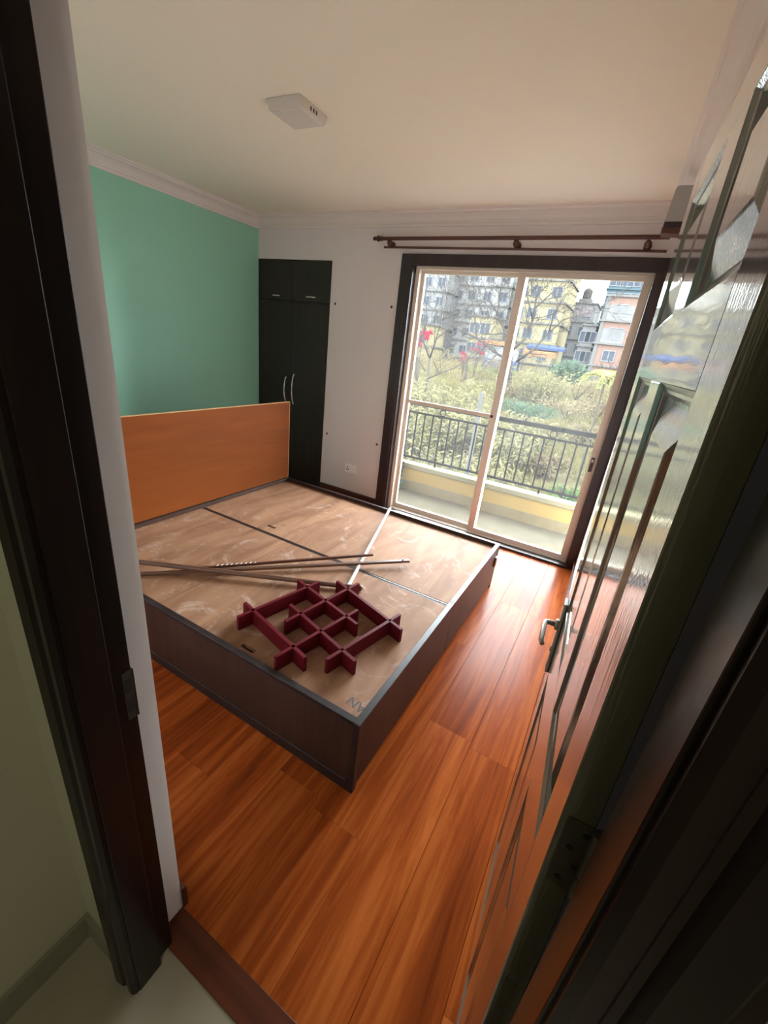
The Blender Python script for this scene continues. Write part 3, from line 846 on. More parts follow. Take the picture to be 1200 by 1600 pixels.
# ------------------------------------------------------------------ crimson interlocking lattice shelf on the bed
lat = empty('lattice_shelf', (-0.96, 1.36, PZ1), label='crimson lattice shelf of eight interlocking slats lying on the bed', cat='shelf')
LZ = 0.076
def slat(p0, p1):
    p0, p1 = Vector((*p0, 0)), Vector((*p1, 0))
    c = (p0 + p1) / 2; d = p1 - p0
    o = MB().box(-d.length / 2, d.length / 2, -0.0085, 0.0085, 0.001, LZ).build('slat', 'red', lat, bevel=0.0012, seg=1)
    o.location = (c.x + 0.96, c.y - 1.36, 0)
    o.rotation_euler = (0, 0, math.atan2(d.y, d.x))
    return o
zz = lambda a, b: tuple((p + q) / 2 for p, q in zip(a, b))
for a0, a1, b0, b1 in (((-1.326, 1.223), (-1.304, 1.203), (-0.849, 1.104), (-0.835, 1.086)),
                       ((-1.147, 1.347), (-1.129, 1.326), (-0.670, 1.210), (-0.660, 1.191)),
                       ((-1.263, 1.544), (-1.242, 1.519), (-0.799, 1.421), (-0.786, 1.399)),
                       ((-1.094, 1.672), (-1.077, 1.645), (-0.610, 1.517), (-0.600, 1.493)),
                       ((-1.267, 1.124), (-1.246, 1.106), (-1.165, 1.601), (-1.146, 1.576)),
                       ((-1.075, 1.231), (-1.058, 1.211), (-0.990, 1.728), (-0.974, 1.700)),
                       ((-0.951, 1.034), (-0.936, 1.017), (-0.859, 1.519), (-0.846, 1.495)),
                       ((-0.773, 1.147), (-0.761, 1.128), (-0.673, 1.619), (-0.662, 1.593))):
    slat(zz(a0, a1), zz(b0, b1))

# ------------------------------------------------------------------ loose rods lying on the bed
zr = PZ1
def rod_between(name, label, mat, p0, p1, r, flat=False, group=None):
    p0, p1 = Vector(p0), Vector(p1)
    mid = (p0 + p1) / 2; d = p1 - p0; L = d.length
    o = empty(name, mid, label=label, cat='rod')
    o.rotation_euler = d.to_track_quat('X', 'Z').to_euler()
    return o, L
# white tube reaching from the far edge cap to under the rods
o, L = rod_between('metal_tube', 'white enamelled metal tube lying across the bed to its far edge', 'whitetube', (-1.430, 2.890, ZB + 0.012), (-1.060, 1.735, zr + 0.012), 0.011)
MB().tube([(-L / 2, 0, 0), (L / 2, 0, 0)], 0.0105, 14).build('tube', 'whitetube', o)
MB().lathe([(0.0115, 0), (0.0115, 0.012)], (-L / 2 - 0.004, 0, 0), (1, 0, 0), 14).build('end_cap', 'dark_plastic', o)
# flat brown rod (nearest the window), lies on top of the tube
o, L = rod_between('curtain_rail', 'longest flat brown wooden rail among the loose rods on the bed', 'rodwood', (-2.075, 1.035, zr + 0.010), (-0.905, 2.200, zr + 0.034), 0.012)
MB().box(-L / 2, L / 2, -0.011, 0.011, -0.008, 0.008).build('rail', 'rodwood', o, bevel=0.002)
MB().box(-L / 2, L / 2, -0.0025, 0.0025, 0.008, 0.0085).build('groove', 'dark_plastic', o)
MB().lathe([(0.005, 0), (0.005, 0.008)], (L / 2 - 0.045, 0, 0.008), (0, 0, 1), 10).build('peg', 'dark_plastic', o)
# thinner rail with a row of white hooks
o, L = rod_between('curtain_track', 'thin dark brown rail with pale hooks lying on the bed', 'rodwood', (-1.830, 1.345, zr + 0.008), (-1.125, 2.110, zr + 0.036), 0.009)
MB().box(-L / 2, L / 2, -0.008, 0.008, -0.007, 0.007).build('rail', 'rodwall', o, bevel=0.002)
for q in range(9):
    MB().tube([(-L / 2 + 0.10 + q * 0.026, -0.002, 0.006), (-L / 2 + 0.105 + q * 0.026, -0.006, 0.011), (-L / 2 + 0.112 + q * 0.026, 0.004, 0.010)], 0.0020, 6).build('hook', 'dust', o)
# round rod with turned end
o, L = rod_between('curtain_pole', 'round brown wooden pole with a turned end lying towards the lattice', 'rodwood', (-2.240, 1.070, zr + 0.040), (-1.000, 1.752, zr + 0.018), 0.014)
MB().tube([(-L / 2, 0, 0), (L / 2 - 0.03, 0, 0)], 0.0140, 16).build('pole', 'rodwood', o)
MB().lathe([(0.014, 0), (0.018, 0.003), (0.018, 0.010), (0.010, 0.014), (0.009, 0.028), (0.016, 0.034), (0.017, 0.042), (0.010, 0.052), (0.0, 0.054)], (L / 2 - 0.03, 0, 0), (1, 0, 0), 16).build('finial', 'rodwood', o, smooth=True)

# ------------------------------------------------------------------ balcony
tag(MB().box(-2.75, 1.2, DO - 0.11, 4.62, -0.16, -0.012).build('floor_balcony', 'concrete'), 'bare pale concrete floor of the balcony', kind='structure')
par = empty('wall_balcony', (-0.9, 4.56, 0), label='low yellow parapet wall of the balcony with pale ledge', kind='structure')
MB().box(-1.85, 2.1, -0.05, 0.06, -0.15, 0.262).build('parapet', 'parapet', par)
MB().box(-1.85, 2.1, -0.058, -0.048, -0.012, 0.105).build('plinth_band', 'plinth', par)
MB().box(-1.85, 2.1, -0.068, 0.075, 0.262, 0.318).build('ledge', 'ledge', par, bevel=0.006)
tag(MB().box(-2.85, -2.70, DO - 0.05, 4.62, -0.15, 2.7).build('wall_balcony_left', 'outwall'), 'side wall at the left end of the balcony', kind='structure')
tag(MB().box(-4.5, 3.0, DO, DO + 0.02, -4.0, -0.16).build('wall_outer', 'outwall'), 'outer wall below the balcony', kind='structure')
m = MB()  # added out of view to cut high sky off floor and bed
m.box(-2.85, 1.25, DO - 0.02, 4.75, 2.72, 2.88)
m.box(-2.85, 1.25, 4.60, 4.75, 2.405, 2.72)
tag(m.build('balcony_sky_block', 'sky_block'), 'added unseen slab and edge beam above the balcony, blocking high sky', kind='structure')
rl = empty('balcony_railing', (-0.9, 4.60, 0.318), label='dark grey metal balcony railing with rings under the handrail', cat='railing')
rx0, rx1 = -1.80, 2.05
MB().box(rx0, rx1, -0.025, 0.025, 0.682, 0.726).build('handrail', 'rail', rl, bevel=0.004)
MB().box(rx0, rx1, -0.013, 0.013, 0.588, 0.608).build('top_rail', 'rail', rl)
MB().box(rx0, rx1, -0.013, 0.013, 0.046, 0.068).build('bottom_rail', 'rail', rl)
bal_me = MB().box(-0.0075, 0.0075, -0.0075, 0.0075, 0.068, 0.588).mesh('baluster', 'rail')
bx_ = -0.183 + 0.9 + 0.105 * 16
while bx_ > rx0:
    link_copy(bal_me, 'baluster', rl, (bx_, 0, 0))
    bx_ -= 0.105
ring = MB()
n_ = 20
ring.tube([(0.034 * math.cos(2 * math.pi * i / n_), 0, 0.034 * math.sin(2 * math.pi * i / n_)) for i in range(n_ + 1)], 0.006, 8, cap=False)
ring_me = ring.mesh('ring', 'rail', True)
for rx in (-0.527, -1.752, 0.70):
    link_copy(ring_me, 'ring', rl, (rx + 0.9, 0, 0.645))
post_me = MB().box(-0.014, 0.014, -0.014, 0.014, 0.0, 0.682).mesh('post', 'rail')
for rx in (-2.36, 0.33):
    link_copy(post_me, 'post', rl, (rx + 0.9, 0, 0))
foot_me = MB().box(-0.010, 0.010, -0.010, 0.010, 0.0, 0.046).mesh('foot', 'rail')
for rx in (-1.752, -1.14, -0.527):
    link_copy(foot_me, 'foot', rl, (rx + 0.9, 0, 0))
# bucket and basket at the left end of the balcony
bk = empty('plastic_bucket', (-2.14, 4.28, -0.012), label='cyan plastic bucket at the left end of the balcony', cat='bucket')
MB().lathe([(0.095, 0), (0.12, 0.14), (0.125, 0.145), (0.118, 0.15), (0.09, 0.01)], (0, 0, 0), (0, 0, 1), 20).build('body', 'cyan', bk, smooth=True)
ws = empty('wicker_basket', (-2.14, 4.28, 0.10), label='brown woven basket standing in the cyan bucket', cat='basket')
m = MB()
for i in range(14):
    a = 2 * math.pi * i / 14
    m.tube([(0.085 * math.cos(a), 0.085 * math.sin(a), 0.0), (0.125 * math.cos(a), 0.125 * math.sin(a), 0.24)], 0.006, 5)
for i in range(9):
    r_ = 0.087 + 0.040 * i / 8; z_ = 0.01 + 0.225 * i / 8
    m.tube([((r_ + (0.006 if k % 2 else -0.006)) * math.cos(2 * math.pi * k / 28), (r_ + (0.006 if k % 2 else -0.006)) * math.sin(2 * math.pi * k / 28), z_) for k in range(29)], 0.007, 5, cap=False)
m.build('weave', 'wicker', ws)
m = MB()
m.tube([(0.128 * math.cos(2 * math.pi * k / 28), 0.128 * math.sin(2 * math.pi * k / 28), 0.245) for k in range(29)], 0.011, 6, cap=False)
m.build('rim', 'wicker', ws, smooth=True)

# ------------------------------------------------------------------ ground beyond the balcony
def gz(x, y):
    t = max(0.0, min(1.0, (y - 8.0) / 50.0))
    h = -3.4 + 3.3 * (t ** 0.85)
    h += 0.35 * noise.noise(Vector((x * 0.13, y * 0.13, 0.0)))
    if y > 58: h = min(h, 0.1)
    return h
m = MB()
gx = [-75 + 150 * i / 60 for i in range(61)]
gy = [4.75 + (115 - 4.75) * (j / 70) ** 1.6 for j in range(71)]
vv = [[m.bm.verts.new((x, y, gz(x, y))) for x in gx] for y in gy]
for j in range(70):
    for i in range(60):
        m.bm.faces.new((vv[j][i], vv[j][i + 1], vv[j + 1][i + 1], vv[j + 1][i]))
gr = m.build('ground', 'ground', smooth=True)
tag(gr, 'dry grassy hillside beyond the balcony', kind='structure')

# long dry grass over the slope
def blades(name, n, area, h0, h1, w, mat, seed, lean=0.5):
    r = random.Random(seed)
    verts, faces = [], []
    for i in range(n):
        y = area[2] + (area[3] - area[2]) * (r.random() ** 1.4)
        ax = area[0] + (area[1] - area[0]) * r.random()
        x = ax * y
        z = gz(x, y) - 0.05
        dens = noise.noise(Vector((x * 0.35, y * 0.35, 3.1)))
        if dens < -0.25: continue
        h = (h0 + (h1 - h0) * r.random()) * (0.7 + 0.6 * max(0, dens + 0.3))
        a = r.random() * 6.283
        dx, dy = math.cos(a), math.sin(a)
        lx, ly = (r.random() - .5) * 2 * lean * h, (r.random() - .5) * 2 * lean * h
        ww = w * (0.6 + 0.8 * r.random()) * (0.6 + y / 40.0)
        k = len(verts)
        verts += [(x - dx * ww, y - dy * ww, z), (x + dx * ww, y + dy * ww, z),
                  (x + dx * ww * .7 + lx * .4, y + dy * ww * .7 + ly * .4, z + h * .6), (x - dx * ww * .7 + lx * .4, y - dy * ww * .7 + ly * .4, z + h * .6),
                  (x + lx, y + ly, z + h)]
        faces += [(k, k + 1, k + 2, k + 3), (k + 3, k + 2, k + 4)]
    me = bpy.data.meshes.new(name)
    me.from_pydata(verts, [], faces)
    me.materials.append(M_[mat])
    o = bpy.data.objects.new(name, me)
    col.objects.link(o)
    return o
tag(blades('dry_grass', 42000, (-0.62, 0.12, 9, 55), 0.25, 0.8, 0.018, 'grass', 11), 'long dry straw-coloured grass covering the slope', 'grass', kind='stuff')

def leaf_cloud(m, n, center, rad, size, r, long=2.0, droop=0.0, shell=0.35):
    for i in range(n):
        while True:
            p = Vector((r.uniform(-1, 1), r.uniform(-1, 1), r.uniform(-1, 1)))
            if shell < p.length < 1: break
        bump = 0.75 + 0.35 * noise.noise(p * 2.3 + Vector(center) * 0.37)
        p = Vector((p.x * rad[0], p.y * rad[1], p.z * rad[2])) * bump + Vector(center)
        d = Vector((r.gauss(0, 1), r.gauss(0, 1), r.gauss(0.35 - droop, 0.8))).normalized()
        s = d.cross(Vector((r.gauss(0, 1), r.gauss(0, 1), r.gauss(0, 1)))).normalized()
        L = size * r.uniform(0.6, 1.3); w = L / long
        a = p - d * L * .5; b = p + d * L * .5
        m.quad(a, p + s * w * .5, b, p - s * w * .5)

def bush(name, label, x, y, rad, mat, n=500, size=0.25, long=2.2, seed=0, lift=0.0, group=None, stems=5, cat='shrub'):
    r = random.Random(seed)
    z = gz(x, y)
    o = empty(name, (x, y, z), label=label, cat=cat, group=group)
    m = MB()
    nl = 4 + int(rad[0])
    for i in range(nl):
        c = (r.uniform(-.55, .55) * rad[0], r.uniform(-.55, .55) * rad[1], lift + rad[2] * r.uniform(.65, 1.1))
        leaf_cloud(m, n // nl, c, (rad[0] * .62, rad[1] * .62, rad[2] * .75), size, r, long)
    m.build('foliage', mat, o)
    m = MB()
    for i in range(stems):
        a = r.uniform(0, 6.28); q = rad[0] * .5
        m.tube([(r.uniform(-.1, .1), r.uniform(-.1, .1), -0.1), (q * .5 * math.cos(a), q * .5 * math.sin(a), lift + rad[2] * .7), (q * math.cos(a), q * math.sin(a), lift + rad[2] * 1.5)], [0.035, 0.025, 0.008], 5)
    m.build('stems', 'bark', o)
    return o

def reeds(name, label, x, y, w, h, mat, n, seed, group=None):
    """clump of tall arching bamboo-like canes with long leaves"""
    r = random.Random(seed)
    o = empty(name, (x, y, gz(x, y) - 0.05), label=label, cat='shrub', group=group)
    mc = MB(); ml = MB()
    for i in range(n):
        a = r.uniform(0, 6.283); q = w * math.sqrt(r.random()) * .6
        bx, by = q * math.cos(a), q * math.sin(a)
        hh = h * r.uniform(.6, 1.1)
        lx, ly = r.gauss(0, .22) * hh + bx * .35, r.gauss(0, .22) * hh + by * .35
        pts = [Vector((bx + lx * t * t, by + ly * t * t, hh * (t - .12 * t * t))) for t in (0, .35, .7, 1)]
        mc.tube(pts, [0.014, 0.012, 0.008, 0.004], 4, cap=False)
        for k in range(9):
            t = r.uniform(.25, 1.0)
            p = Vector((bx + lx * t * t, by + ly * t * t, hh * (t - .12 * t * t)))
            d = Vector((r.gauss(0, 1), r.gauss(0, 1), r.gauss(.1, .7))).normalized()
            s = d.cross(Vector((r.gauss(0, 1), r.gauss(0, 1), r.gauss(0, 1)))).normalized()
            L = r.uniform(.22, .48); ww = .030 * (0.7 + y / 30)
            ml.quad(p, p + d * L * .5 + s * ww, p + d * L - Vector((0, 0, .06)), p + d * L * .5 - s * ww)
    mc.build('canes', 'bark', o)
    ml.build('leaves', mat, o)
    return o

def bare_tree(name, label, x, y, h, seed, mat='bark', spread=0.55, r0=0.16, depth=6, group=None, lean=0.0, twig=0.010):
    r = random.Random(seed)
    o = empty(name, (x, y, gz(x, y) - 0.1), label=label, cat='tree', group=group)
    mt = MB(); mb = MB()
    def grow(p, d, L, rad, lev):
        pts = [p]; rads = [rad]
        q = p.copy(); dd = d.copy()
        for i in range(3):
            dd = (dd + Vector((r.gauss(0, .16), r.gauss(0, .16), r.gauss(.03, .10)))).normalized()
            q = q + dd * L / 3
            pts.append(q.copy()); rads.append(max(twig, rad * (1 - .14 * (i + 1))))
        (mt if lev == 0 else mb).tube(pts, rads, 7 if lev < 2 else 4, cap=(lev == 0))
        if lev >= depth: return
        kids = 2 if lev == 0 else r.choice((2, 3, 3))
        for k in range(kids):
            a = r.uniform(0, 6.283)
            side = Vector((math.cos(a), math.sin(a), 0))
            nd = (dd * (1 - spread * .5) + side * spread * r.uniform(.6, 1.2) + Vector((0, 0, .10))).normalized()
            st = pts[-1] if k < 2 else pts[2]
            grow(st, nd, L * r.uniform(.66, .86), max(twig, rads[-1] * r.uniform(.62, .78)), lev + 1)
    grow(Vector((0, 0, 0)), Vector((lean, 0, 1)).normalized(), h * .26, r0, 0)
    mt.build('trunk', mat, o, smooth=True)
    mb.build('branches', mat, o, smooth=True)
    return o

def limbed_tree(name, label, y, limbs, seed, r0, twig, depth=3, step=1.0, mat='bark'):
    """bare tree grown along limbs given as (x/y, z/y) directions at distance y, with depth scatter and random twigs"""
    r = random.Random(seed)
    bx = limbs[0][0][0] * y
    base = Vector((bx, y, gz(bx, y) - 0.1))
    o = empty(name, base, label=label, cat='tree')
    mt = MB(); mb = MB()
    joints = {}
    def node(p, dy):
        if p not in joints:
            yy = y + dy
            joints[p] = Vector((p[0] * yy, yy, 1.65 + p[1] * yy)) - base
        return joints[p]
    def twigs(p, d, L, rad, lev):
        q = p.copy(); dd = d.copy(); pts = [p]; rads = [rad]
        for i in range(3):
            dd = (dd + Vector((r.gauss(0, .2), r.gauss(0, .2), r.gauss(.04, .14)))).normalized()
            q = q + dd * L / 3
            pts.append(q.copy()); rads.append(max(twig, rad * (1 - .2 * (i + 1))))
        mb.tube(pts, rads, 4, cap=False)
        if lev >= depth: return
        for k in range(3):
            nd = (dd * .6 + Vector((r.gauss(0, .5), r.gauss(0, .5), r.gauss(.15, .4)))).normalized()
            twigs(pts[r.choice((1, 2, 3))], nd, L * r.uniform(.55, .8), max(twig, rads[-1] * .7), lev + 1)
    for li, lm in enumerate(limbs):
        dy = 0.0
        pts = []
        for i, p in enumerate(lm):
            if i and li: dy += r.gauss(0, 0.35 * step)
            pts.append(node(p, dy))
        if li == 0:
            pts[0].z = 0.0
        n = len(pts)
        if li == 0:
            rads = [r0, r0 * .85, r0 * .75]
        else:
            ra = r0 * (.55 if li < 5 else .35)
            rads = [max(twig, ra * (1 - .8 * i / (n - 1))) for i in range(n)]
        (mt if li == 0 else mb).tube(pts, rads, 7)
        if li:
            for i in range(n - 1):
                for k in range(2):
                    t = r.random()
                    p = pts[i].lerp(pts[i + 1], t)
                    d = ((pts[i + 1] - pts[i]).normalized() * .7 + Vector((r.gauss(0, .6), r.gauss(0, .6), r.gauss(.2, .5)))).normalized()
                    twigs(p, d, step * r.uniform(.9, 1.5), max(twig, rads[i] * .5), 0)
            twigs(pts[-1], (pts[-1] - pts[-2]).normalized(), step * 1.2, rads[-1], 0)
    mt.build('trunk', mat, o, smooth=True)
    mb.build('branches', mat, o, smooth=True)
    return o

# ------------------------------------------------------------------ vegetation (x = azimuth * distance)
P_ = lambda az, y: (az * y, y)
reed_spots = [(-0.480, 15, 2.0, 2.1, 60), (-0.430, 19, 2.6, 2.6, 75), (-0.370, 17, 2.0, 2.2, 65), (-0.350, 22, 2.4, 2.6, 70), (-0.300, 19, 1.8, 2.0, 60), (-0.225, 17, 1.8, 1.6, 55), (-0.185, 20, 2.0, 1.7, 55), (-0.52, 21, 2.2, 2.8, 60), (-0.25, 13, 1.6, 1.5, 45), (-0.36, 12, 1.8, 1.7, 50), (-0.165, 33, 2.4, 3.0, 60)]
reed_lab = ['yellow-green cane clump low at the far left of the view', 'tall yellow-green cane clump left of the bare tree', 'yellow-green cane clump above the left railing', 'yellow-green cane clump under the bare tree', 'small yellow-green cane clump behind the window mullion', 'low yellow cane clump above the handrail, right pane', 'pale cane clump right of the window mullion', 'tallest cane clump at the left window edge', 'low cane clump seen through the middle balusters', 'cane clump seen through the left balusters', 'upright yellow cane clump in front of the yellow building']
for i, (az, y, w, h, n) in enumerate(reed_spots):
    x, y = P_(az, y)
    reeds('cane_shrub', reed_lab[i], x, y, w, h, 'reed', n * 2, 100 + i, 'yellow-green cane clumps on the slope')
bush('green_shrub', 'dense blue-green shrub in the middle of the slope', *P_(-0.185, 27), (2.3, 1.4, 0.75), 'blue_leaf', 1500, 0.20, 3.0, 21)
bush('green_shrub', 'dark green tree-like bush in front of the grey building', *P_(-0.128, 50), (3.0, 2.0, 1.5), 'blue_leaf', 900, 0.42, 2.0, 22)
bush('green_shrub', 'fresh green shrub low behind the right balusters', *P_(-0.095, 11), (0.9, 0.8, 0.75), 'green_leaf', 900, 0.13, 2.0, 23, lift=0.15)
bush('green_shrub', 'small fresh green shrub beside the right window stile', *P_(-0.05, 13.5), (0.8, 0.8, 0.65), 'green_leaf', 700, 0.13, 2.0, 24)
dry = [(-0.10, 30, (2.4, 1.6, 0.8)), (-0.06, 24, (1.6, 1.3, 0.7)), (-0.14, 23, (1.4, 1.0, 0.6)), (-0.09, 40, (2.6, 1.8, 1.1)), (-0.26, 45, (3.0, 1.6, 1.4)), (-0.40, 42, (4.0, 2.0, 1.9)), (-0.50, 38, (3.2, 2.0, 2.1)), (-0.12, 17, (1.0, 0.9, 0.55)), (-0.04, 34, (1.6, 1.3, 0.9)), (-0.21, 34, (2.0, 1.4, 0.9))]
dlab = ['wide dry brown shrub on the right slope', 'dry brown shrub close to the right window stile', 'low dry shrub below the blue-green shrub', 'dry brown thicket below the brick building', 'dry thicket beside the tarpaulin stall', 'broad brown thicket behind the left bare tree', 'brown thicket at the far left window edge', 'small dry shrub above the ring of the railing', 'dry shrub below the yellow-green fronds', 'dry shrub at the foot of the big bare tree']
for i, (az, y, rad) in enumerate(dry):
    bush('dry_shrub', dlab[i], *P_(az, y), rad, 'dryshrub', 900, 0.26, 3.2, 40 + i, group='dry shrubs on the slope')
BIG = [[(-0.2281, -0.046), (-0.2441, -0.007), (-0.246, 0.0141)], [(-0.2432, -0.011), (-0.2881, 0.007), (-0.3305, 0.0299), (-0.3852, 0.0469), (-0.4194, 0.0399)], [(-0.2455, 0.0116), (-0.2718, 0.0524), (-0.2928, 0.083), (-0.2967, 0.1268), (-0.2936, 0.1633)], [(-0.2455, 0.0116), (-0.2234, 0.0373), (-0.2149, 0.076), (-0.2171, 0.1126), (-0.2118, 0.1542)], [(-0.2293, -0.0093), (-0.1988, 0.0204), (-0.1765, 0.0543), (-0.1549, 0.0805), (-0.1294, 0.0919)], [(-0.2142, 0.1006), (-0.1919, 0.1258), (-0.1644, 0.1548)], [(-0.3305, 0.0299), (-0.345, 0.0794), (-0.3644, 0.1236), (-0.3822, 0.1607)], [(-0.2928, 0.083), (-0.3167, 0.107), (-0.3452, 0.1532)], [(-0.2149, 0.076), (-0.2328, 0.1117), (-0.2585, 0.1585)], [(-0.1765, 0.0543), (-0.1754, 0.0911), (-0.1656, 0.1213)]]
LEFT = [[(-0.4367, -0.1659), (-0.4365, -0.0789), (-0.4383, -0.0265)], [(-0.4383, -0.0265), (-0.4288, 0.0179), (-0.423, 0.0604), (-0.4292, 0.1139), (-0.4247, 0.1595)], [(-0.4383, -0.0265), (-0.4656, 0.0145), (-0.459, 0.0577), (-0.4729, 0.1117), (-0.469, 0.1582)], [(-0.4373, -0.0744), (-0.3951, -0.0508), (-0.3456, -0.0273)], [(-0.423, 0.0604), (-0.3907, 0.0763), (-0.3546, 0.0971)], [(-0.4453, -0.0573), (-0.4771, -0.0235), (-0.4953, 0.0146)], [(-0.4288, 0.0179), (-0.4034, 0.0413), (-0.382, 0.0635)]]
limbed_tree('bare_tree', 'large bare tree with wide branches behind the window mullion', 36, BIG, 5, 0.20, 0.0105, 3, 1.5)
limbed_tree('bare_tree', 'slender bare tree in the left window pane', 22, LEFT, 9, 0.085, 0.006, 3, 1.0)
bare_tree('bare_tree', 'bare tree between the red flowers and the stall', *P_(-0.345, 40), 8.5, 14, spread=0.55, r0=0.15, depth=5, twig=0.012)
bare_tree('bare_tree', 'bare tree in front of the pale apartment block', *P_(-0.50, 48), 9.5, 17, spread=0.55, r0=0.16, depth=5, twig=0.013)
bare_tree('bare_tree', 'reddish bare sapling in front of the brick house', *P_(-0.042, 30), 6.2, 23, mat='bark_red', spread=0.60, r0=0.07, depth=4, twig=0.012)
# red flowers
def flower_bush(label, az, y, z0, w, n, seed):
    x, y = P_(az, y)
    r = random.Random(seed)
    o = empty('red_flowering_shrub', (x, y, gz(x, y)), label=label, cat='shrub', group='red flowering shrubs')
    m = MB(); s = MB()
    hh = z0 - gz(x, y)
    for i in range(n):
        c = Vector((r.uniform(-w, w), r.uniform(-w, w), hh + r.uniform(-w, w)))
        for k in range(7):
            a = 2 * math.pi * k / 7 + r.random()
            d = Vector((math.cos(a), r.uniform(-.4, .4), math.sin(a)))
            t = d.cross(Vector((0, 1, 0))) * .07
            m.quad(c, c + d * .14 + t, c + d * .30, c + d * .14 - t)
        s.tube([(0, 0, 0), (c.x * .4, c.y * .4, hh * .6), tuple(c)], [0.03, 0.02, 0.01], 5)
    m.build('flowers', 'redflower', o)['kind'] = 'stuff'
    s.build('stems', 'bark', o)
flower_bush('red flowering shrub at the far left window edge', -0.468, 27, 2.0, 0.45, 9, 3)
flower_bush('tall red flowering shrub left of the stall', -0.322, 44, 2.0, 0.6, 9, 4)
flower_bush('low red flowering shrub left of the stall', -0.350, 44, 1.0, 0.5, 7, 6)
# yellow-green fronds close by on the right
x, y = P_(-0.045, 15)
fr = empty('frond_plant', (x, y, gz(x, y)), label='yellow-green plant with drooping fronds at the right window edge', cat='plant')
r = random.Random(77)
hh = 1.55 - gz(x, y)
m = MB()
m.tube([(0.1, 0, -0.1), (0.03, 0, hh * .5), (0, 0, hh)], [0.035, 0.03, 0.025], 8)
m.build('stem', 'bark', fr)
for i in range(16):
    a = r.uniform(0, 6.283)
    f = MB()
    L = r.uniform(.6, .95)
    prev = None
    for k in range(9):
        t = k / 8
        c = Vector((math.cos(a) * L * t, math.sin(a) * L * t, hh + .35 * t - .75 * t * t * r.uniform(.8, 1.1)))
        if prev is not None:
            for s_ in (-1, 1):
                d = Vector((-math.sin(a), math.cos(a), -.5)) * s_
                d.z = -.45
                ln = .26 * math.sin(math.pi * min(1, t + .15)) + .06
                f.quad(prev, c, c + d * ln + Vector((math.cos(a), math.sin(a), 0)) * .08, prev + d * ln * .9 + Vector((math.cos(a), math.sin(a), 0)) * .06)
        prev = c
    f.build('frond', 'palm', fr)
# concrete post, stones
x, y = P_(-0.292, 10.5)
tag(MB().prism([(-.05, -.05), (.05, -.05), (.045, .05), (-.045, .05)], gz(x, y) - .1, 0.75, lambda u, v, t: Vector((x + u, y + v, t))).build('concrete_post', 'post', bevel=0.01), 'pale concrete post standing behind the railing', 'post')
r = random.Random(5)
st_lab = ['largest grey boulder behind the right-hand balusters', 'grey boulder left of the largest boulder', 'grey boulder right of the largest boulder']
for i, (az, y, s_) in enumerate(((-0.20, 13.5, .60), (-0.232, 13.2, .45), (-0.168, 13.8, .48))):
    x, y = P_(az, y)
    b = bmesh.new()
    bmesh.ops.create_icosphere(b, subdivisions=2, radius=s_)
    for v in b.verts:
        v.co *= 0.8 + 0.35 * noise.noise(v.co * 2.2 + Vector((i * 7.0, 0, 0)))
        v.co.z *= 0.55
    me = bpy.data.meshes.new('boulder'); b.to_mesh(me); b.free()
    me.materials.append(M_['stone'])
    o = bpy.data.objects.new('boulder', me); o.location = (x, y, gz(x, y) + s_ * .35); col.objects.link(o)
    tag(o, st_lab[i], 'boulder', 'boulders behind the railing')
# lawn patch in front of the stall
x, y = P_(-0.285, 52)
m = MB()
m.prism([(3.6 * math.cos(t) * (1 + .12 * math.sin(3 * t)), 2.6 * math.sin(t)) for t in [2 * math.pi * k / 22 for k in range(22)]], -0.3, 0.22, lambda u, v, t: Vector((x + u, y + v, gz(x, y) + t + 0.1 * v)))
tag(m.build('lawn', 'lawn'), 'small green lawn mound below the blue and white stall', 'lawn')

# ------------------------------------------------------------------ stall of tarpaulins
x, y = P_(-0.262, 60)
st = empty('tarpaulin_stall', (x, y, gz(x, y)), label='white and blue tarpaulin stall with orange awning below the buildings', cat='stall')
zb_ = gz(x, y)
MB().box(-2.6, 2.0, 0, 1.8, 0.0, 1.25).build('blue_sheet', 'tarp_blue', st, bevel=0.05)
MB().prism([(-2.6, 1.25), (2.0, 1.25), (2.0, 2.2), (0.9, 2.9), (-2.6, 2.9)], 0.0, 1.8, lambda u, v, t: Vector((u, t, v))).build('white_sheet', 'tarp_white', st, bevel=0.05)
MB().box(-2.7, 0.9, -0.35, 1.9, 3.0, 3.55).build('orange_awning', 'tarp_orange', st, bevel=0.05)
for px in (-2.65, 0.0, 2.05):
    MB().box(px - .06, px + .06, -0.1, 0.02, 0, 3.0).build('pole', 'post', st)
x2, y2 = P_(-0.178, 61)
aw = empty('market_awning', (x2, y2, gz(x2, y2)), label='orange and blue awning to the right of the stall', cat='awning')
MB().prism([(0, 2.1), (0, 2.7), (1.6, 3.1), (1.6, 2.9)], -2.6, 1.6, lambda u, v, t: Vector((t, u, v))).build('orange_sheet', 'tarp_orange', aw)
MB().prism([(0.4, 3.0), (0.4, 3.3), (1.8, 3.6), (1.8, 3.3)], -2.4, 2.4, lambda u, v, t: Vector((t, u, v))).build('blue_sheet', 'tarp_blue', aw)
for px in (-2.4, -0.4, 1.4):
    MB().box(px - .06, px + .06, 0.02, 0.14, 0, 2.6).build('pole', 'post', aw)

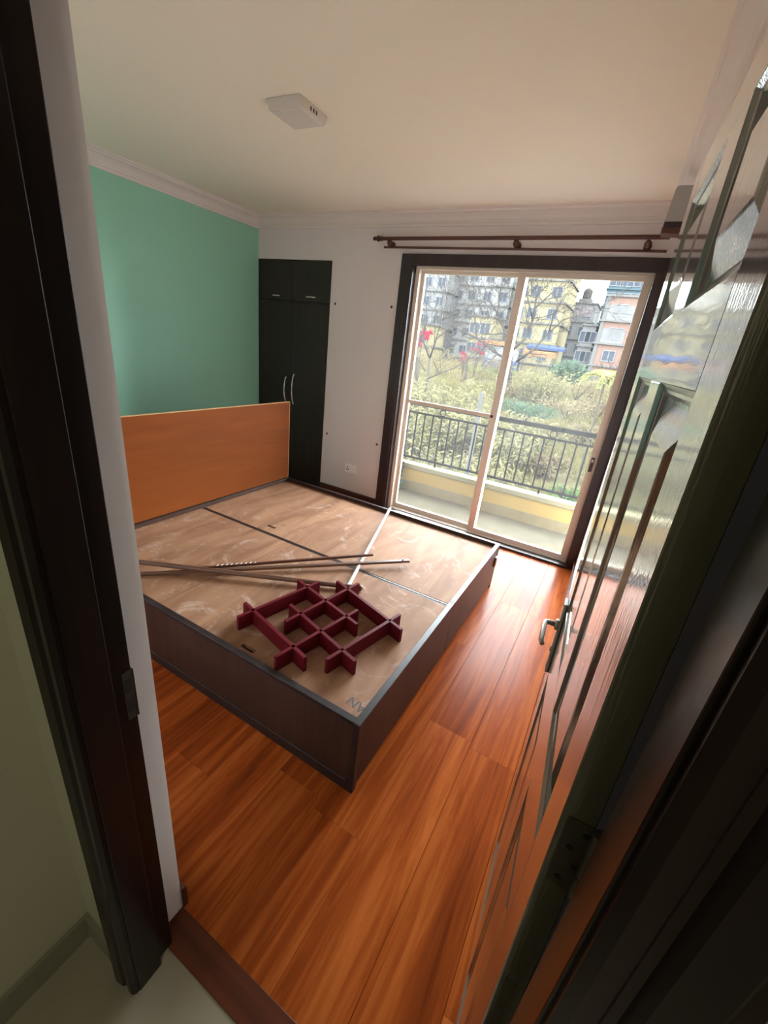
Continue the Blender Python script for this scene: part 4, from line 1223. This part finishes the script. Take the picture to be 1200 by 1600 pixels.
# ------------------------------------------------------------------ buildings
def building(name, label, az0, az1, y, ztop, depth, mat, floors, wins, band='b_band', fh=3.0, win=(1.3, 1.3), parapet=True, zbase=-0.5, rot=0.0, arched=False):
    x0, x1 = az0 * y, az1 * y
    o = empty(name, ((x0 + x1) / 2, y, zbase), label=label, cat='building')
    o.rotation_euler = (0, 0, rot)
    w = (x1 - x0) / 2; H = ztop - zbase
    MB().box(-w, w, 0, depth, 0, H).build('wall', mat, o)
    for f in range(1, floors + 1):
        z = H - f * fh + 0.0
        if z < 0.2: continue
        MB().box(-w - .25, w + .25, -.30, depth + .1, z - .16, z + .06).build('floor_band', band, o)
    if parapet:
        MB().box(-w - .2, w + .2, -.25, depth + .2, H, H + .25).build('roof_slab', band, o)
    fm = MB(); ww, wh = win
    fm.box(-ww / 2 - .10, -ww / 2, -.08, .05, -wh / 2 - .1, wh / 2 + .1); fm.box(ww / 2, ww / 2 + .10, -.08, .05, -wh / 2 - .1, wh / 2 + .1)
    fm.box(-ww / 2, ww / 2, -.08, .05, wh / 2, wh / 2 + .1); fm.box(-ww / 2, ww / 2, -.08, .05, -wh / 2 - .1, -wh / 2)
    fm.box(-.05, .05, -.06, .05, -wh / 2, wh / 2)
    fme = fm.mesh('window', 'b_frame')
    pm = MB(); pm.box(-ww / 2, ww / 2, -.03, .0, -wh / 2, wh / 2)
    pme = pm.mesh('pane', 'b_win')
    for f in range(floors):
        z = H - f * fh - fh * .55
        if z - wh / 2 < 0.1: continue
        for t in wins:
            wo = link_copy(fme, 'window', o, (-w + 2 * w * t, -0.02, z))
            link_copy(pme, 'pane', wo)
    return o, w, H
building('apartment_building', 'tall yellow apartment block behind the bare tree', -0.262, -0.158, 72, 15.5, 10, 'b_yellow', 5, (0.14, 0.40, 0.80), fh=2.9)
o, w, H = building('grey_house', 'grey and pink house with a water tank on its roof', -0.156, -0.098, 83, 11.0, 9, 'b_grey', 3, (0.25, 0.75), fh=2.7)
MB().box(-w, w - .6, -0.06, 0.0, H - 1.9, H - 0.5).build('pink_storey', 'b_pink', o)
tk = MB().lathe([(0.75, 0), (0.78, 0.3), (0.75, 0.6), (0.78, 0.9), (0.75, 1.2), (0.62, 1.45), (0.25, 1.62), (0.25, 1.7)], (0.3, 2.0, H + .9), (0, 0, 1), 16).build('water_tank', 'tank', o, smooth=True)
MB().box(-0.7, 1.3, 1.2, 2.9, H + .2, H + .9).build('tank_stand', 'b_band', o)
building('low_annex', 'low grey annex between the grey house and the brick house', -0.112, -0.088, 70, 6.8, 7, 'b_grey', 2, (0.3, 0.72), fh=2.6)
o, w, H = building('brick_house', 'unfinished red brick house with concrete floor bands', -0.083, 0.012, 66, 10.1, 9, 'b_brick', 4, (0.32, 0.78), fh=2.75, win=(1.35, 1.2))
MB().box(-w - .02, -w + 3.6, -.05, 0.0, H - 2.7, H - 0.95).build('render_patch', 'b_grey', o)
MB().box(-w - .02, -w + 3.2, -.05, 0.0, H - 5.5, H - 3.7).build('render_patch', 'b_grey', o)
for cxx in (-w, -w + 3.9, w - .4):
    MB().box(cxx - .02, cxx + .42, -.12, .2, 0, H).build('column', 'b_band', o)
building('glass_building', 'blue glass tower rising behind the brick house', -0.088, 0.02, 92, 17.5, 10, 'b_glass', 6, (0.12, 0.3, 0.5, 0.7, 0.9), fh=2.8, win=(2.0, 1.6), band='b_glass')
building('apartment_building', 'pale grey apartment block left of the yellow block', -0.405, -0.272, 80, 15.5, 10, 'b_white', 5, (0.12, 0.35, 0.62, 0.88), fh=3.0)
building('apartment_building', 'grey apartment block at the far left of the window', -0.56, -0.42, 74, 13.5, 5.3, 'b_grey', 5, (0.15, 0.4, 0.65, 0.9), fh=2.9)
building('small_house', 'small yellow house in front of the pale apartment block', -0.352, -0.300, 64, 6.4, 6, 'b_yellow', 2, (0.25, 0.72), fh=2.7)
building('small_house', 'low yellow house behind the left bare tree', -0.500, -0.452, 58, 4.4, 6, 'b_yellow', 1, (0.3, 0.7), fh=2.7)

bpy.context.view_layer.update()
